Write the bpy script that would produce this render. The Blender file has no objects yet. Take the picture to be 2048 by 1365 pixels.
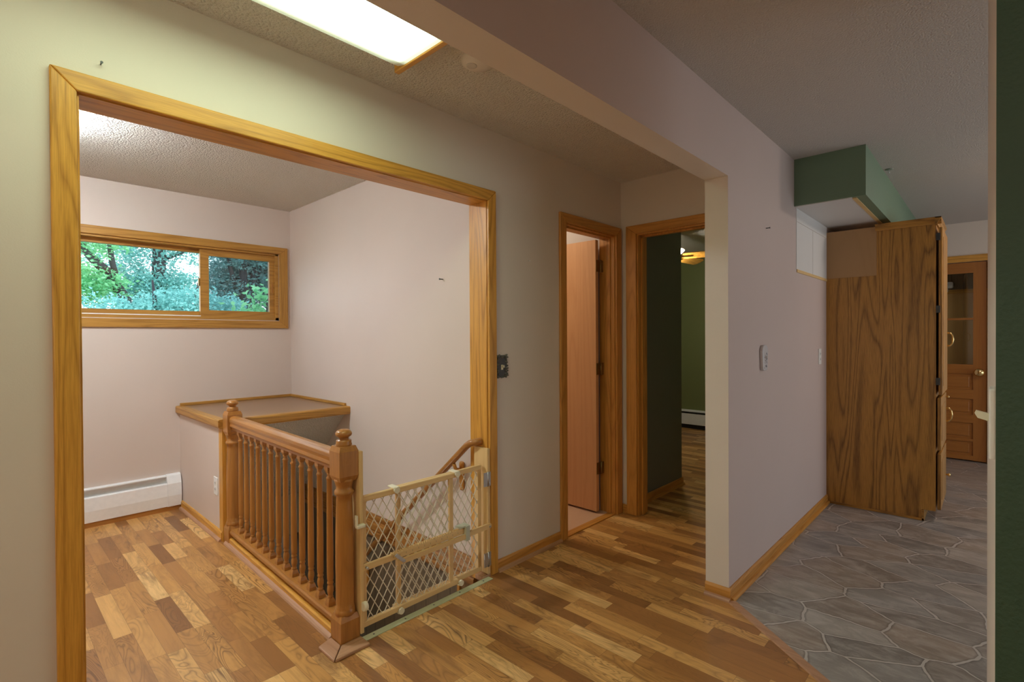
import bpy, bmesh, math, random
from mathutils import Vector, Matrix
random.seed(7)
PI = math.pi
S = bpy.context.scene
COL = S.collection

# ------------------------------------------------------------------ mesh helpers
def box(bm, x0, x1, y0, y1, z0, z1, bev=0.0, seg=2):
    r = bmesh.ops.create_cube(bm, size=1.0)
    vs = r['verts']
    for v in vs:
        v.co = Vector((x0 + (v.co.x + .5) * (x1 - x0), y0 + (v.co.y + .5) * (y1 - y0), z0 + (v.co.z + .5) * (z1 - z0)))
    if bev > 0:
        es = list({e for v in vs for e in v.link_edges})
        bmesh.ops.bevel(bm, geom=es, offset=bev, segments=seg, affect='EDGES', profile=.5)
    return vs

def lathe(bm, prof, cx=0, cy=0, seg=24, axis='Z', cz=0):
    """prof: list of (r, h). Revolved about the axis through (cx,cy,cz)."""
    rings = []
    for r, h in prof:
        ring = []
        for i in range(seg):
            a = 2 * PI * i / seg
            p, q = r * math.cos(a), r * math.sin(a)
            if axis == 'Z': c = (cx + p, cy + q, cz + h)
            elif axis == 'Y': c = (cx + p, cy + h, cz + q)
            else: c = (cx + h, cy + p, cz + q)
            ring.append(bm.verts.new(c))
        rings.append(ring)
    for a, b in zip(rings, rings[1:]):
        for i in range(seg):
            j = (i + 1) % seg
            f = bm.faces.new((a[i], a[j], b[j], b[i])); f.smooth = True
    bm.faces.new(list(reversed(rings[0]))); bm.faces.new(rings[-1])

def prism(bm, pts, a0, a1, plane='YZ'):
    """pts polygon in the plane, extruded along the third axis from a0 to a1."""
    def mk(p, a):
        if plane == 'YZ': return (a, p[0], p[1])
        if plane == 'XZ': return (p[0], a, p[1])
        return (p[0], p[1], a)
    A = [bm.verts.new(mk(p, a0)) for p in pts]
    B = [bm.verts.new(mk(p, a1)) for p in pts]
    n = len(pts)
    bm.faces.new(A); bm.faces.new(list(reversed(B)))
    for i in range(n):
        j = (i + 1) % n
        bm.faces.new((A[j], A[i], B[i], B[j]))

def tube(bm, pts, r, seg=10, flat=None):
    """round tube through the points; r number or list"""
    pts = [Vector(p) for p in pts]
    n = len(pts)
    rs = r if isinstance(r, (list, tuple)) else [r] * n
    rings = []
    up = None
    for i, p in enumerate(pts):
        if i == 0: t = pts[1] - p
        elif i == n - 1: t = p - pts[i - 1]
        else: t = (pts[i + 1] - p).normalized() + (p - pts[i - 1]).normalized()
        t.normalize()
        if up is None:
            up = Vector((0, 0, 1)) if abs(t.z) < .9 else Vector((1, 0, 0))
        u = t.cross(up).normalized(); v = u.cross(t).normalized(); up = v
        rings.append([bm.verts.new(p + (u * math.cos(2 * PI * k / seg) + v * math.sin(2 * PI * k / seg)) * rs[i]) for k in range(seg)])
    for a, b in zip(rings, rings[1:]):
        for i in range(seg):
            j = (i + 1) % seg
            f = bm.faces.new((a[i], a[j], b[j], b[i])); f.smooth = seg > 6
    bm.faces.new(list(reversed(rings[0]))); bm.faces.new(rings[-1])

def sweep(bm, prof, p0, p1, side, up=(0, 0, 1)):
    """profile (s,t) polygon swept straight from p0 to p1; s along side, t along up"""
    p0, p1, side, up = Vector(p0), Vector(p1), Vector(side), Vector(up)
    A = [bm.verts.new(p0 + side * s + up * t) for s, t in prof]
    B = [bm.verts.new(p1 + side * s + up * t) for s, t in prof]
    n = len(prof)
    bm.faces.new(A); bm.faces.new(list(reversed(B)))
    for i in range(n):
        j = (i + 1) % n
        bm.faces.new((A[j], A[i], B[i], B[j]))

def frame_casing(bm, o0, o1, i0, i1, fixed, thick, axis, zt_o, zt_i, z0=0.0, closed=False, zb_o=0, zb_i=0):
    """mitred casing: outer span o0..o1, inner i0..i1 on 'axis' (X or Y), front at fixed, thickness toward +"""
    def P(a, z, d):
        return (a, fixed + d, z) if axis == 'X' else (fixed + d, a, z)
    def piece(quad, ch=.004):
        # quad: 4 (a,z) points ; chamfered toward the front
        F = [bm.verts.new(P(a, z, 0)) for a, z in quad]
        ca = sum(q[0] for q in quad) / 4; cz = sum(q[1] for q in quad) / 4
        B = [bm.verts.new(P(a, z, thick)) for a, z in quad]
        bm.faces.new(F); bm.faces.new(list(reversed(B)))
        for i in range(4):
            j = (i + 1) % 4
            bm.faces.new((F[j], F[i], B[i], B[j]))
    zb = zb_o if closed else z0
    zbi = zb_i if closed else z0
    piece([(o0, zb), (i0, zbi), (i0, zt_i), (o0, zt_o)])
    piece([(i1, zbi), (o1, zb), (o1, zt_o), (i1, zt_i)])
    piece([(o0, zt_o), (i0, zt_i), (i1, zt_i), (o1, zt_o)])
    if closed:
        piece([(o0, zb_o), (o1, zb_o), (i1, zb_i), (i0, zb_i)])

def wloc(o):
    v = Vector((0, 0, 0))
    while o is not None:
        v += o.location; o = o.parent
    return v

def obj(name, bm, mat, parent=None, loc=None, smooth=False, bevel=0.0):
    bmesh.ops.recalc_face_normals(bm, faces=bm.faces[:])
    me = bpy.data.meshes.new(name)
    o = bpy.data.objects.new(name, me)
    base = wloc(parent) if parent else Vector((0, 0, 0))
    org = Vector(loc) if loc is not None else base
    bmesh.ops.translate(bm, verts=bm.verts[:], vec=-org)
    bm.to_mesh(me); bm.free()
    if smooth:
        for p in me.polygons: p.use_smooth = True
    me.materials.append(mat)
    COL.objects.link(o)
    o.parent = parent
    o.location = org - base
    if bevel > 0:
        m = o.modifiers.new('bevel', 'BEVEL'); m.width = bevel; m.segments = 2; m.limit_method = 'ANGLE'; m.angle_limit = .6
    return o

def thing(name, label, cat, loc, group=None):
    o = bpy.data.objects.new(name, None); COL.objects.link(o)
    o.empty_display_size = .05
    o.location = loc; o['label'] = label; o['category'] = cat
    if group: o['group'] = group
    return o

def tag(o, label, cat, group=None):
    o['label'] = label; o['category'] = cat
    if group: o['group'] = group
    return o

def struct(name, bm, mat, parent=None, label=None, **k):
    o = obj(name, bm, mat, parent, **k)
    if parent is None:
        o['kind'] = 'structure'
        if label: o['label'] = label
    return o

def bx(*a, **k):
    bm = bmesh.new(); box(bm, *a, **k); return bm

def boxes(*L):
    bm = bmesh.new()
    for l in L: box(bm, *l)
    return bm

# ------------------------------------------------------------------ materials
class NT:
    def __init__(s, name):
        s.m = bpy.data.materials.new(name); s.m.use_nodes = True
        s.t = s.m.node_tree; s.n = s.t.nodes; s.n.clear()
        s.out = s.n.new('ShaderNodeOutputMaterial')
        s.p = s.n.new('ShaderNodeBsdfPrincipled')
        s.t.links.new(s.p.outputs[0], s.out.inputs[0])
    def link(s, a, b): s.t.links.new(a, b)
    def node(s, ty, **kw):
        n = s.n.new(ty)
        for k, v in kw.items(): setattr(n, k, v)
        return n
    def setin(s, n, key, v):
        if isinstance(v, bpy.types.NodeSocket): s.link(v, n.inputs[key])
        else: n.inputs[key].default_value = v
    def math(s, op, a, b=None, c=None):
        n = s.node('ShaderNodeMath', operation=op)
        s.setin(n, 0, a)
        if b is not None: s.setin(n, 1, b)
        if c is not None: s.setin(n, 2, c)
        return n.outputs[0]
    def coord(s):
        return s.node('ShaderNodeTexCoord').outputs['Object']
    def mapping(s, vec, scale=(1, 1, 1), rot=(0, 0, 0), loc=(0, 0, 0)):
        n = s.node('ShaderNodeMapping')
        s.link(vec, n.inputs[0]); n.inputs['Scale'].default_value = scale
        n.inputs['Rotation'].default_value = rot; n.inputs['Location'].default_value = loc
        return n.outputs[0]
    def noise(s, vec, scale, detail=2, rough=.5, dist=0):
        n = s.node('ShaderNodeTexNoise')
        s.link(vec, n.inputs['Vector']); n.inputs['Scale'].default_value = scale
        n.inputs['Detail'].default_value = detail; n.inputs['Roughness'].default_value = rough
        n.inputs['Distortion'].default_value = dist
        return n
    def ramp(s, fac, stops, interp='LINEAR'):
        n = s.node('ShaderNodeValToRGB')
        s.link(fac, n.inputs[0])
        cr = n.color_ramp; cr.interpolation = interp
        while len(cr.elements) > len(stops): cr.elements.remove(cr.elements[-1])
        while len(cr.elements) < len(stops): cr.elements.new(.5)
        for e, (p, c) in zip(cr.elements, stops):
            e.position = p; e.color = (*c, 1) if len(c) == 3 else c
        return n.outputs[0]
    def mix(s, fac, a, b, mode='MIX'):
        n = s.node('ShaderNodeMix', data_type='RGBA', blend_type=mode)
        s.setin(n, 0, fac)
        for k, v in ((6, a), (7, b)):
            if isinstance(v, bpy.types.NodeSocket): s.link(v, n.inputs[k])
            else: n.inputs[k].default_value = (*v, 1)
        return n.outputs[2]
    def bump(s, h, strength=.3, dist=.002):
        n = s.node('ShaderNodeBump'); n.inputs['Strength'].default_value = strength
        n.inputs['Distance'].default_value = dist
        s.link(h, n.inputs['Height']); s.link(n.outputs[0], s.p.inputs['Normal'])
    def base(s, c):
        if isinstance(c, bpy.types.NodeSocket): s.link(c, s.p.inputs['Base Color'])
        else: s.p.inputs['Base Color'].default_value = (*c, 1)
    def rough(s, r): s.setin(s.p, 'Roughness', r)

def paint(name, c, rough=.55, peel=.12, scale=260, blot=.05):
    g = NT(name); co = g.coord()
    big = g.noise(co, 1.7, 3).outputs[0]
    col = g.mix(big, tuple(x * (1 - blot) for x in c), tuple(min(1, x * (1 + blot)) for x in c))
    g.base(col); g.rough(rough)
    g.bump(g.noise(co, scale, 2).outputs[0], peel, .002)
    return g.m

def plain(name, c, rough=.5, metal=0.0):
    g = NT(name); g.rough(rough); g.p.inputs['Metallic'].default_value = metal
    n = g.noise(g.coord(), 40, 2).outputs[0]
    g.base(g.mix(n, tuple(x * .94 for x in c), tuple(min(1, x * 1.05) for x in c)))
    return g.m

def popcorn(name, c, sc=85, st=1.0):
    g = NT(name); co = g.coord()
    v = g.node('ShaderNodeTexVoronoi'); v.inputs['Scale'].default_value = sc; g.link(co, v.inputs['Vector'])
    n1 = g.noise(co, sc * 1.6, 3, .6).outputs[0]
    h = g.math('ADD', g.math('MULTIPLY', g.math('SUBTRACT', .6, v.outputs['Distance']), .8), n1)
    g.base(c); g.rough(.9)
    g.bump(h, st, .014)
    return g.m

def oak(name, axis, light, dark, band=9, rough=.38, contrast=1.05, cath=1.0):
    """wood with pores and cathedral figure running along axis"""
    g = NT(name); co = g.coord()
    ax = 'XYZ'.index(axis)
    sc = [1, 1, 1]; sc[ax] = .07
    v = g.mapping(co, scale=tuple(sc))
    n0 = g.noise(v, band, 1.2, .4, .35 * cath).outputs[0]
    tri = g.math('PINGPONG', g.math('MULTIPLY', n0, 12.0), .5)
    fig = g.ramp(tri, [(.0, (1, 1, 1)), (.10, (.62, .62, .62)), (.25, (.16, .16, .16)), (.5, (0, 0, 0))])
    msk = g.noise(v, band * .6, 2).outputs[0]
    fig = g.math('MULTIPLY', fig, g.math('MULTIPLY_ADD', msk, 1.1, .25))
    sc2 = [1, 1, 1]; sc2[ax] = .03
    pores = g.noise(g.mapping(co, scale=tuple(sc2)), 330, 3, .6).outputs[0]
    pr = g.ramp(pores, [(.42, (0, 0, 0)), (.62, (1, 1, 1))])
    f = g.math('ADD', g.math('MULTIPLY', fig, .62 * contrast), g.math('MULTIPLY', pr, .30 * contrast))
    col = g.mix(f, light, dark)
    tone = g.noise(v, 2.2, 1).outputs[0]
    col = g.mix(g.math('MULTIPLY', tone, .35), col, tuple(x * .72 for x in light))
    g.base(col); g.rough(rough)
    g.bump(f, .12, .001)
    return g.m

def wood_floor(name):
    g = NT(name); co = g.coord()
    sp = g.node('ShaderNodeSeparateXYZ'); g.link(co, sp.inputs[0])
    x, y = sp.outputs[0], sp.outputs[1]
    W = .0665
    xr = g.math('DIVIDE', x, W)
    row = g.math('FLOOR', xr)
    wn = g.node('ShaderNodeTexWhiteNoise', noise_dimensions='1D'); g.link(row, wn.inputs['W'])
    wn2 = g.node('ShaderNodeTexWhiteNoise', noise_dimensions='1D'); g.link(g.math('ADD', row, 91.7), wn2.inputs['W'])
    L = g.math('MULTIPLY_ADD', wn.outputs[0], .26, .27)
    yy = g.math('ADD', g.math('DIVIDE', y, L), g.math('MULTIPLY', wn2.outputs[0], 13.7))
    cell = g.math('FLOOR', yy)
    cb = g.node('ShaderNodeCombineXYZ'); g.link(row, cb.inputs[0]); g.link(cell, cb.inputs[1])
    idn = g.node('ShaderNodeTexWhiteNoise', noise_dimensions='2D'); g.link(cb.outputs[0], idn.inputs['Vector'])
    idc = idn.outputs['Color']; idv = idn.outputs['Value']
    # grain vector, shifted per strip
    sh = g.node('ShaderNodeVectorMath', operation='MULTIPLY_ADD')
    g.link(idc, sh.inputs[0]); sh.inputs[1].default_value = (17, 23, 11); g.link(co, sh.inputs[2])
    v = g.mapping(sh.outputs[0], scale=(1, .22, 1))
    n0 = g.noise(v, 6.5, 2.2, .5, 1.4).outputs[0]
    tri = g.math('PINGPONG', g.math('MULTIPLY', n0, 19.0), .5)
    lines = g.ramp(tri, [(.0, (1, 1, 1)), (.07, (.62, .62, .62)), (.22, (.18, .18, .18)), (.5, (0, 0, 0))])
    mask = g.ramp(g.noise(v, 4.0, 2).outputs[0], [(.40, (.04, .04, .04)), (.60, (1, 1, 1))])
    fig = g.math('MULTIPLY', lines, mask)
    streak = g.noise(g.mapping(sh.outputs[0], scale=(1, .045, 1)), 60, 3, .6).outputs[0]
    blot = g.ramp(g.noise(v, 14, 5, .62, 1.2).outputs[0], [(.44, (0, 0, 0)), (.66, (1, 1, 1))])
    fine = g.noise(g.mapping(sh.outputs[0], scale=(1, .05, 1)), 260, 2).outputs[0]
    tone = g.ramp(idv, [(0, (.27, .115, .036)), (.3, (.43, .195, .060)), (.58, (.61, .310, .092)), (.82, (.78, .44, .15)), (1, (.88, .56, .23))])
    sc_ = g.node('ShaderNodeSeparateColor'); g.link(idc, sc_.inputs[0])
    amt = g.math('MULTIPLY_ADD', sc_.outputs[1], .6, .36)
    col = g.mix(g.math('MULTIPLY', fig, amt), tone, (.13, .055, .02))
    col = g.mix(g.math('MULTIPLY', g.math('MULTIPLY', blot, sc_.outputs[2]), .75), col, (.20, .085, .03))
    col = g.mix(g.math('MULTIPLY', fine, .14), col, (.25, .12, .04))
    col = g.mix(g.math('MULTIPLY', g.ramp(streak, [(.45, (0, 0, 0)), (.75, (1, 1, 1))]), .4), col, (.30, .14, .045))
    fx = g.math('FRACT', xr); fy = g.math('FRACT', yy)
    ex = g.math('LESS_THAN', g.math('MINIMUM', fx, g.math('SUBTRACT', 1, fx)), .009)
    ey = g.math('LESS_THAN', g.math('MULTIPLY', g.math('MINIMUM', fy, g.math('SUBTRACT', 1, fy)), L), .0007)
    seam = g.math('MULTIPLY', g.math('MAXIMUM', ex, ey), .55)
    col = g.mix(seam, col, (.08, .04, .02))
    g.base(col); g.rough(.34)
    g.p.inputs['Specular IOR Level'].default_value = .4
    return g.m

def stone_vinyl(name):
    g = NT(name); co = g.coord()
    wob = g.noise(co, 5.5, 3, .55).outputs['Color']
    ad = g.node('ShaderNodeVectorMath', operation='MULTIPLY_ADD')
    g.link(wob, ad.inputs[0]); ad.inputs[1].default_value = (.06, .06, 0); g.link(co, ad.inputs[2])
    v = g.mapping(ad.outputs[0], scale=(5.0, 3.7, 0), rot=(0, 0, .25))
    e = g.node('ShaderNodeTexVoronoi', feature='DISTANCE_TO_EDGE', voronoi_dimensions='2D'); g.link(v, e.inputs['Vector']); e.inputs['Scale'].default_value = 1
    c = g.node('ShaderNodeTexVoronoi', feature='F1', voronoi_dimensions='2D'); g.link(v, c.inputs['Vector']); c.inputs['Scale'].default_value = 1
    for q in (e, c): q.inputs['Randomness'].default_value = .85
    sp = g.node('ShaderNodeSeparateColor'); g.link(c.outputs['Color'], sp.inputs[0])
    tone = g.ramp(sp.outputs[0], [(0, (.20, .19, .18)), (.35, (.31, .255, .21)), (.65, (.365, .335, .30)), (1, (.25, .245, .24))])
    st = g.noise(g.mapping(co, scale=(1, .4, 1)), 14, 8, .72, .8).outputs[0]
    st2 = g.ramp(st, [(.44, (0, 0, 0)), (.62, (1, 1, 1))])
    col = g.mix(g.math('MULTIPLY', st2, .40), tone, (.62, .58, .55))
    dk = g.ramp(g.noise(g.mapping(co, scale=(1, .5, 1)), 7, 4, .6).outputs[0], [(.45, (0, 0, 0)), (.72, (1, 1, 1))])
    col = g.mix(g.math('MULTIPLY', dk, .45), col, (.085, .072, .065))
    gr = g.math('LESS_THAN', e.outputs['Distance'], .019)
    rim = g.ramp(e.outputs['Distance'], [(.022, (1, 1, 1)), (.055, (0, 0, 0))])
    col = g.mix(g.math('MULTIPLY', rim, .5), col, (.07, .06, .055))
    col = g.mix(gr, col, (.50, .47, .44))
    g.base(col); g.rough(.36)
    g.bump(g.math('SUBTRACT', st, g.math('MULTIPLY', gr, .4)), .12, .002)
    return g.m

def panelling(name, c, d, spacing=.1):
    g = NT(name); co = g.coord()
    sp = g.node('ShaderNodeSeparateXYZ'); g.link(co, sp.inputs[0])
    s = g.math('ADD', sp.outputs[0], sp.outputs[1])
    f = g.math('FRACT', g.math('DIVIDE', s, spacing))
    gro = g.math('LESS_THAN', f, .06)
    gr = g.noise(g.mapping(co, scale=(1, 1, .05)), 140, 4, .6).outputs[0]
    col = g.mix(gr, c, d); col = g.mix(g.math('MULTIPLY', gro, .75), col, tuple(x * .25 for x in c))
    g.base(col); g.rough(.45)
    return g.m

def emit(name, c, st):
    g = NT(name)
    g.base(tuple(min(1, x) for x in c)); g.p.inputs['Emission Color'].default_value = (*c, 1)
    g.p.inputs['Emission Strength'].default_value = st
    return g.m

def glass(name, tint=(.95, 1, 1)):
    g = NT(name); g.n.remove(g.p)
    tr = g.node('ShaderNodeBsdfTransparent'); tr.inputs[0].default_value = (*tint, 1)
    gl = g.node('ShaderNodeBsdfGlossy'); gl.inputs['Roughness'].default_value = .02
    mx = g.node('ShaderNodeMixShader'); mx.inputs[0].default_value = .06
    g.link(tr.outputs[0], mx.inputs[1]); g.link(gl.outputs[0], mx.inputs[2]); g.link(mx.outputs[0], g.out.inputs[0])
    return g.m

def leaf(name, a, b):
    g = NT(name)
    oi = g.node('ShaderNodeNewGeometry')
    col = g.mix(oi.outputs['Random Per Island'], a, b)
    g.base(col); g.rough(.5)
    tl = g.node('ShaderNodeBsdfTranslucent'); g.link(col, tl.inputs[0])
    mx = g.node('ShaderNodeMixShader'); mx.inputs[0].default_value = .45
    g.link(g.p.outputs[0], mx.inputs[1]); g.link(tl.outputs[0], mx.inputs[2]); g.link(mx.outputs[0], g.out.inputs[0])
    return g.m

M = {}
M['hall'] = paint('hall_paint', (.70, .63, .56))
M['pink'] = paint('stair_paint', (.67, .57, .505))
M['part'] = paint('partition_daylight_tint', (.575, .47, .44))  # wall paint darkened and tinted mauve to stand in for bluish daylight
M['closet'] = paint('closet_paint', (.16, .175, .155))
M['white_wall'] = paint('bare_drywall', (.70, .69, .68), peel=.05)
M['green'] = paint('green_paint', (.155, .245, .165), rough=.42, peel=.5, scale=120)
M['bedgreen'] = paint('bedroom_green_paint', (.19, .215, .085), rough=.6)
M['ceil'] = popcorn('popcorn_ceiling', (.86, .82, .76))
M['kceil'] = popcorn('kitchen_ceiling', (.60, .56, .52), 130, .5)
M['slope'] = popcorn('textured_slope', (.78, .75, .67))
OL, OD = (.76, .385, .064), (.34, .13, .014)
for a in 'XYZ':
    M['oak' + a] = oak('oak_trim_' + a.lower(), a, OL, OD)
    M['oakw' + a] = oak('window_oak_dimmed_' + a.lower(), a, (.54, .275, .055), (.25, .10, .014), contrast=1.05)  # same oak as the trim, darkened where the stair room lamp overlights it
    M['oakr' + a] = oak('railing_wood_' + a.lower(), a, (.46, .20, .046), (.24, .085, .018), band=8, rough=.28, contrast=.7)
    M['pine' + a] = oak('gate_beech_' + a.lower(), a, (.80, .56, .26), (.62, .38, .14), band=10, rough=.5, contrast=.6)
    M['fir' + a] = oak('fir_' + a.lower(), a, (.42, .165, .035), (.27, .09, .02), band=7, rough=.3, contrast=.6)
    M['cab' + a] = oak('cabinet_oak_' + a.lower(), a, (.58, .285, .055), (.15, .06, .012), band=7, rough=.35, contrast=1.45, cath=1.5)
M['doaky'] = oak('hall_oak_y', 'Y', (.62, .29, .06), (.33, .125, .018))
M['doakz'] = oak('hall_oak_z', 'Z', (.62, .29, .06), (.33, .125, .018))
M['doakx'] = oak('hall_oak_x', 'X', (.62, .29, .06), (.33, .125, .018))
M['shoe'] = oak('shoe_moulding_wood', 'Y', (.52, .29, .17), (.36, .18, .09), rough=.45)
M['shoex'] = oak('shoe_moulding_wood_x', 'X', (.50, .28, .15), (.30, .15, .07), rough=.45)
M['birch'] = oak('birch_door', 'Z', (.66, .36, .17), (.46, .21, .075), band=5, contrast=.55, cath=1.3)
M['ply'] = oak('plywood_filler', 'Z', (.46, .27, .12), (.36, .19, .07), band=3, contrast=.35)
M['ledge'] = oak('ledge_laminate', 'X', (.30, .17, .085), (.22, .12, .055), band=3, rough=.3, contrast=.4)
M['floor'] = wood_floor('laminate_strips')
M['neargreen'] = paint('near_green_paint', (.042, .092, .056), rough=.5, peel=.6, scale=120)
M['vinyl'] = stone_vinyl('stone_vinyl')
M['tile'] = paint('bath_tile', (.62, .42, .30), rough=.4)
M['dpanel'] = panelling('dark_panelling', (.20, .145, .09), (.10, .07, .042), .12)
M['lpanel'] = panelling('brown_panelling', (.27, .15, .055), (.17, .09, .03), .055)
M['heater'] = plain('heater_enamel', (.90, .91, .92), .35)
M['heater_dark'] = plain('heater_fins', (.22, .24, .22), .6)
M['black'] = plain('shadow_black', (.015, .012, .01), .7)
M['white'] = plain('white_plastic', (.82, .82, .80), .35)
M['cream'] = plain('cream_plastic', (.80, .76, .58), .35)
M['dull'] = plain('detector_plastic', (.70, .64, .58), .5)
M['grey'] = plain('socket_grey', (.12, .12, .12), .5)
M['lattice'] = plain('lattice_plastic', (.74, .69, .55), .45)
M['zinc'] = plain('zinc_hinge', (.55, .57, .60), .32, 1)
M['brass'] = plain('polished_brass', (.85, .62, .28), .16, 1)
M['bronze'] = plain('dark_brass_hinge', (.30, .21, .09), .35, 1)
M['iron'] = plain('cast_black', (.045, .048, .05), .38)
M['strip'] = plain('green_metal_strip', (.50, .53, .33), .4)
M['ornate'] = plain('painted_porcelain', (.62, .60, .62), .25)
M['carpet'] = paint('stair_carpet', (.50, .43, .34), rough=.95, peel=.8, scale=300)
# lamp colours and strengths; dining, floor, stair and kitchen are added fill
LAMP = dict(fluorescent=((.80, 1.0, .68), 10.8), dome=((.89, .97, 1.0), 180), bath=((1.0, .80, .54), 78), fan=((1.0, .93, .76), 190), dining=((1.0, .90, .80), 46), floor=((1.0, .86, .66), 10.5), stair=((1.0, .88, .72), 28), kitchen=((1.0, .81, .67), 62), sky=((.92, .94, 1.0), 3.2))
def lens_mat():
    # tubes run along the middle, so the ribbed lens glows less towards its sides and ends
    g = NT('fluorescent_lens'); co = g.coord()
    sp = g.node('ShaderNodeSeparateXYZ'); g.link(co, sp.inputs[0])
    ay = g.math('DIVIDE', g.math('ABSOLUTE', sp.outputs[1]), .205)
    ax = g.math('DIVIDE', g.math('ABSOLUTE', g.math('ADD', sp.outputs[0], -.0075)), .60)
    ey = g.ramp(ay, [(0, (1, 1, 1)), (.58, (.9, .9, .9)), (.74, (.13, .13, .13)), (.84, (.05, .05, .05)), (1, (.05, .05, .05))])
    ex = g.ramp(ax, [(0, (1, 1, 1)), (.88, (1, 1, 1)), (.97, (.12, .12, .12)), (1, (.09, .09, .09))])
    rib = g.math('MULTIPLY_ADD', g.math('SINE', g.math('MULTIPLY', sp.outputs[0], 900)), .08, .92)
    k = g.math('MULTIPLY', g.math('MULTIPLY', ey, ex), rib)
    c, st = LAMP['fluorescent']
    g.base((.8, .85, .8)); g.rough(.3)
    g.p.inputs['Emission Color'].default_value = (*c, 1)
    g.link(g.math('MULTIPLY', k, st), g.p.inputs['Emission Strength'])
    return g.m
M['lens'] = lens_mat()
M['dome'] = emit('dome_glow', *LAMP['dome'])
M['bathdome'] = emit('bath_dome_glow', *LAMP['bath'])
M['fanlamp'] = emit('fan_lamp_glow', *LAMP['fan'])
M['floorfill'] = emit('floor_fill_glow', *LAMP['floor'])
M['stairfill'] = emit('stair_fill_glow', *LAMP['stair'])
M['diningfill'] = emit('dining_fill_glow', *LAMP['dining'])
M['kitchenfill'] = emit('kitchen_fill_glow', *LAMP['kitchen'])
M['glass'] = glass('window_glass')
M['glass2'] = glass('screened_glass', (.70, .78, .80))
M['bark'] = plain('bark', (.032, .032, .038), .9)
M['leafA'] = leaf('leaf_teal', (.12, .40, .37), (.40, .82, .76))
M['leafB'] = leaf('leaf_dark', (.11, .27, .27), (.28, .52, .50))
M['leafC'] = leaf('leaf_lime', (.13, .50, .22), (.38, .82, .44))
M['grass'] = plain('lawn', (.08, .16, .06), .9)
M['tanwall'] = paint('porch_paint', (.72, .44, .16))

# ------------------------------------------------------------------ key dimensions
H = 2.44
YA = 2.006; YA2 = 2.13        # hall wall with the wide opening
YB = 4.585                    # window wall
XS = 1.951                    # stair side wall
XD, XD2 = 3.30, 3.42          # end of hall
YW, YW2 = .943, 1.058         # partition with beam
XP = 2.54                     # its free end
ZB = 2.09                     # beam soffit
JL, JR, JH = .222, 1.917, 2.045   # opening jambs
XK = 6.978                    # kitchen end wall
KH = 2.45

# ------------------------------------------------------------------ floors and ceilings
bm = bmesh.new()
sx, sy = 2.536, .924
def poly(bm, pts, z0, z1): prism(bm, pts, z0, z1, 'XY')
# strip line between laminate and vinyl: (2.536,.924) -> (1.86,.03) and on behind the camera
poly(bm, [(-2.3, -.6), (1.45, -.515), (1.86, .028), (sx, sy), (sx, YW + .01), (XD, YW + .01), (XD, YA + .02), (JR, YA + .02), (JR, 1.99), (-2.3, 1.99)], -.2, 0)
box(bm, -2.3, 1.135, 1.99, YB, -.2, 0)
box(bm, XD, XK, 1.0, 3.7, -.2, 0)
struct('floor', bm, M['floor'])
bm = bmesh.new()
poly(bm, [(1.45, -.515), (1.40, -3.2), (XK + .6, -3.2), (XK + .6, 1.0), (sx, 1.0), (sx, sy), (1.86, .028)], -.2, -.001)
struct('floor_kitchen', bm, M['vinyl'])
struct('floor_bath', bx(2.06, 3.28, YA + .02, 4.3, -.2, .004), M['tile'])
struct('floor_dining', bx(-2.3, 1.42, -3.2, -.55, -.2, -.001), M['floor'])
# seam strip
bm = bmesh.new()
d = Vector((1.86 - sx, .028 - sy, 0)).normalized(); nrm = Vector((-d.y, d.x, 0))
sweep(bm, [(-.022, 0), (-.018, .006), (.018, .006), (.022, 0)], Vector((sx, sy + .004, 0)), Vector((sx, sy, 0)) + d * 1.45, nrm)
struct('trim_seam', bm, M['shoe'])

struct('ceiling', boxes((-2.3, XD, YW2 - .05, YA + .06, H, H + .1)), M['ceil'])
struct('ceiling_stair', boxes((-1.6, XS + .05, YA + .06, YB + .1, H, H + .1)), M['ceil'])
struct('ceiling_bath', boxes((2.0, XD, YA + .06, 4.4, H, H + .1)), M['ceil'])
struct('ceiling_bedroom', boxes((XD, XK + .1, 1.0, 3.7, H, H + .1)), M['ceil'])
struct('ceiling_kitchen', boxes((-2.3, XK + .6, -3.2, YW + .05, KH, KH + .1)), M['kceil'])

# ------------------------------------------------------------------ walls
BL, BR, BH = 2.625, 3.205, 2.03      # bath door opening
struct('wall_opening', boxes((-2.3, JL - .015, YA, YA2, 0, H), (JL - .015, JR + .015, YA, YA2, JH + .015, H),
                             (JR + .015, BL - .015, YA, YA2, 0, H), (BL - .015, BR + .015, YA, YA2, BH + .015, H),
                             (BR + .015, XD2, YA, YA2, 0, H)), M['hall'])
# stair room
WX0, WX1, WZ0, WZ1 = .02, 1.845, 1.462, 2.052
bm = boxes((-1.6, WX0, YB, YB + .15, 0, H), (WX0, WX1, YB, YB + .15, 0, WZ0), (WX0, WX1, YB, YB + .15, WZ1, H), (WX1, XS + .12, YB, YB + .15, -.41, H))
struct('wall_window', bm, M['pink'])
struct('wall_stair', boxes((XS, XS + .1, YA2, YB + .15, -.04, H)), M['pink'])
struct('wall_stair_left', boxes((-1.6, -1.5, YA2, YB + .15, 0, H)), M['pink'])
bm = bmesh.new(); box(bm, XS, XS + .1, 1.99, 2.28, -2.9, -.03); struct('wall_stair_upper_panel', bm, M['lpanel'])
bm = bmesh.new(); box(bm, XS, XS + .1, 2.28, 7.2, -2.9, -.03); struct('wall_stair_lower', bm, M['dpanel'])
struct('wall_stair_inner', boxes((1.06, 1.13, 1.99, 7.2, -2.9, -.2)), M['dpanel'])
struct('wall_stair_front', boxes((1.0, 2.05, 1.87, 1.99, -2.9, -.2)), M['dpanel'])
struct('wall_stair_end', boxes((1.06, 2.05, 7.2, 7.3, -2.9, -.2)), M['dpanel'])
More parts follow.
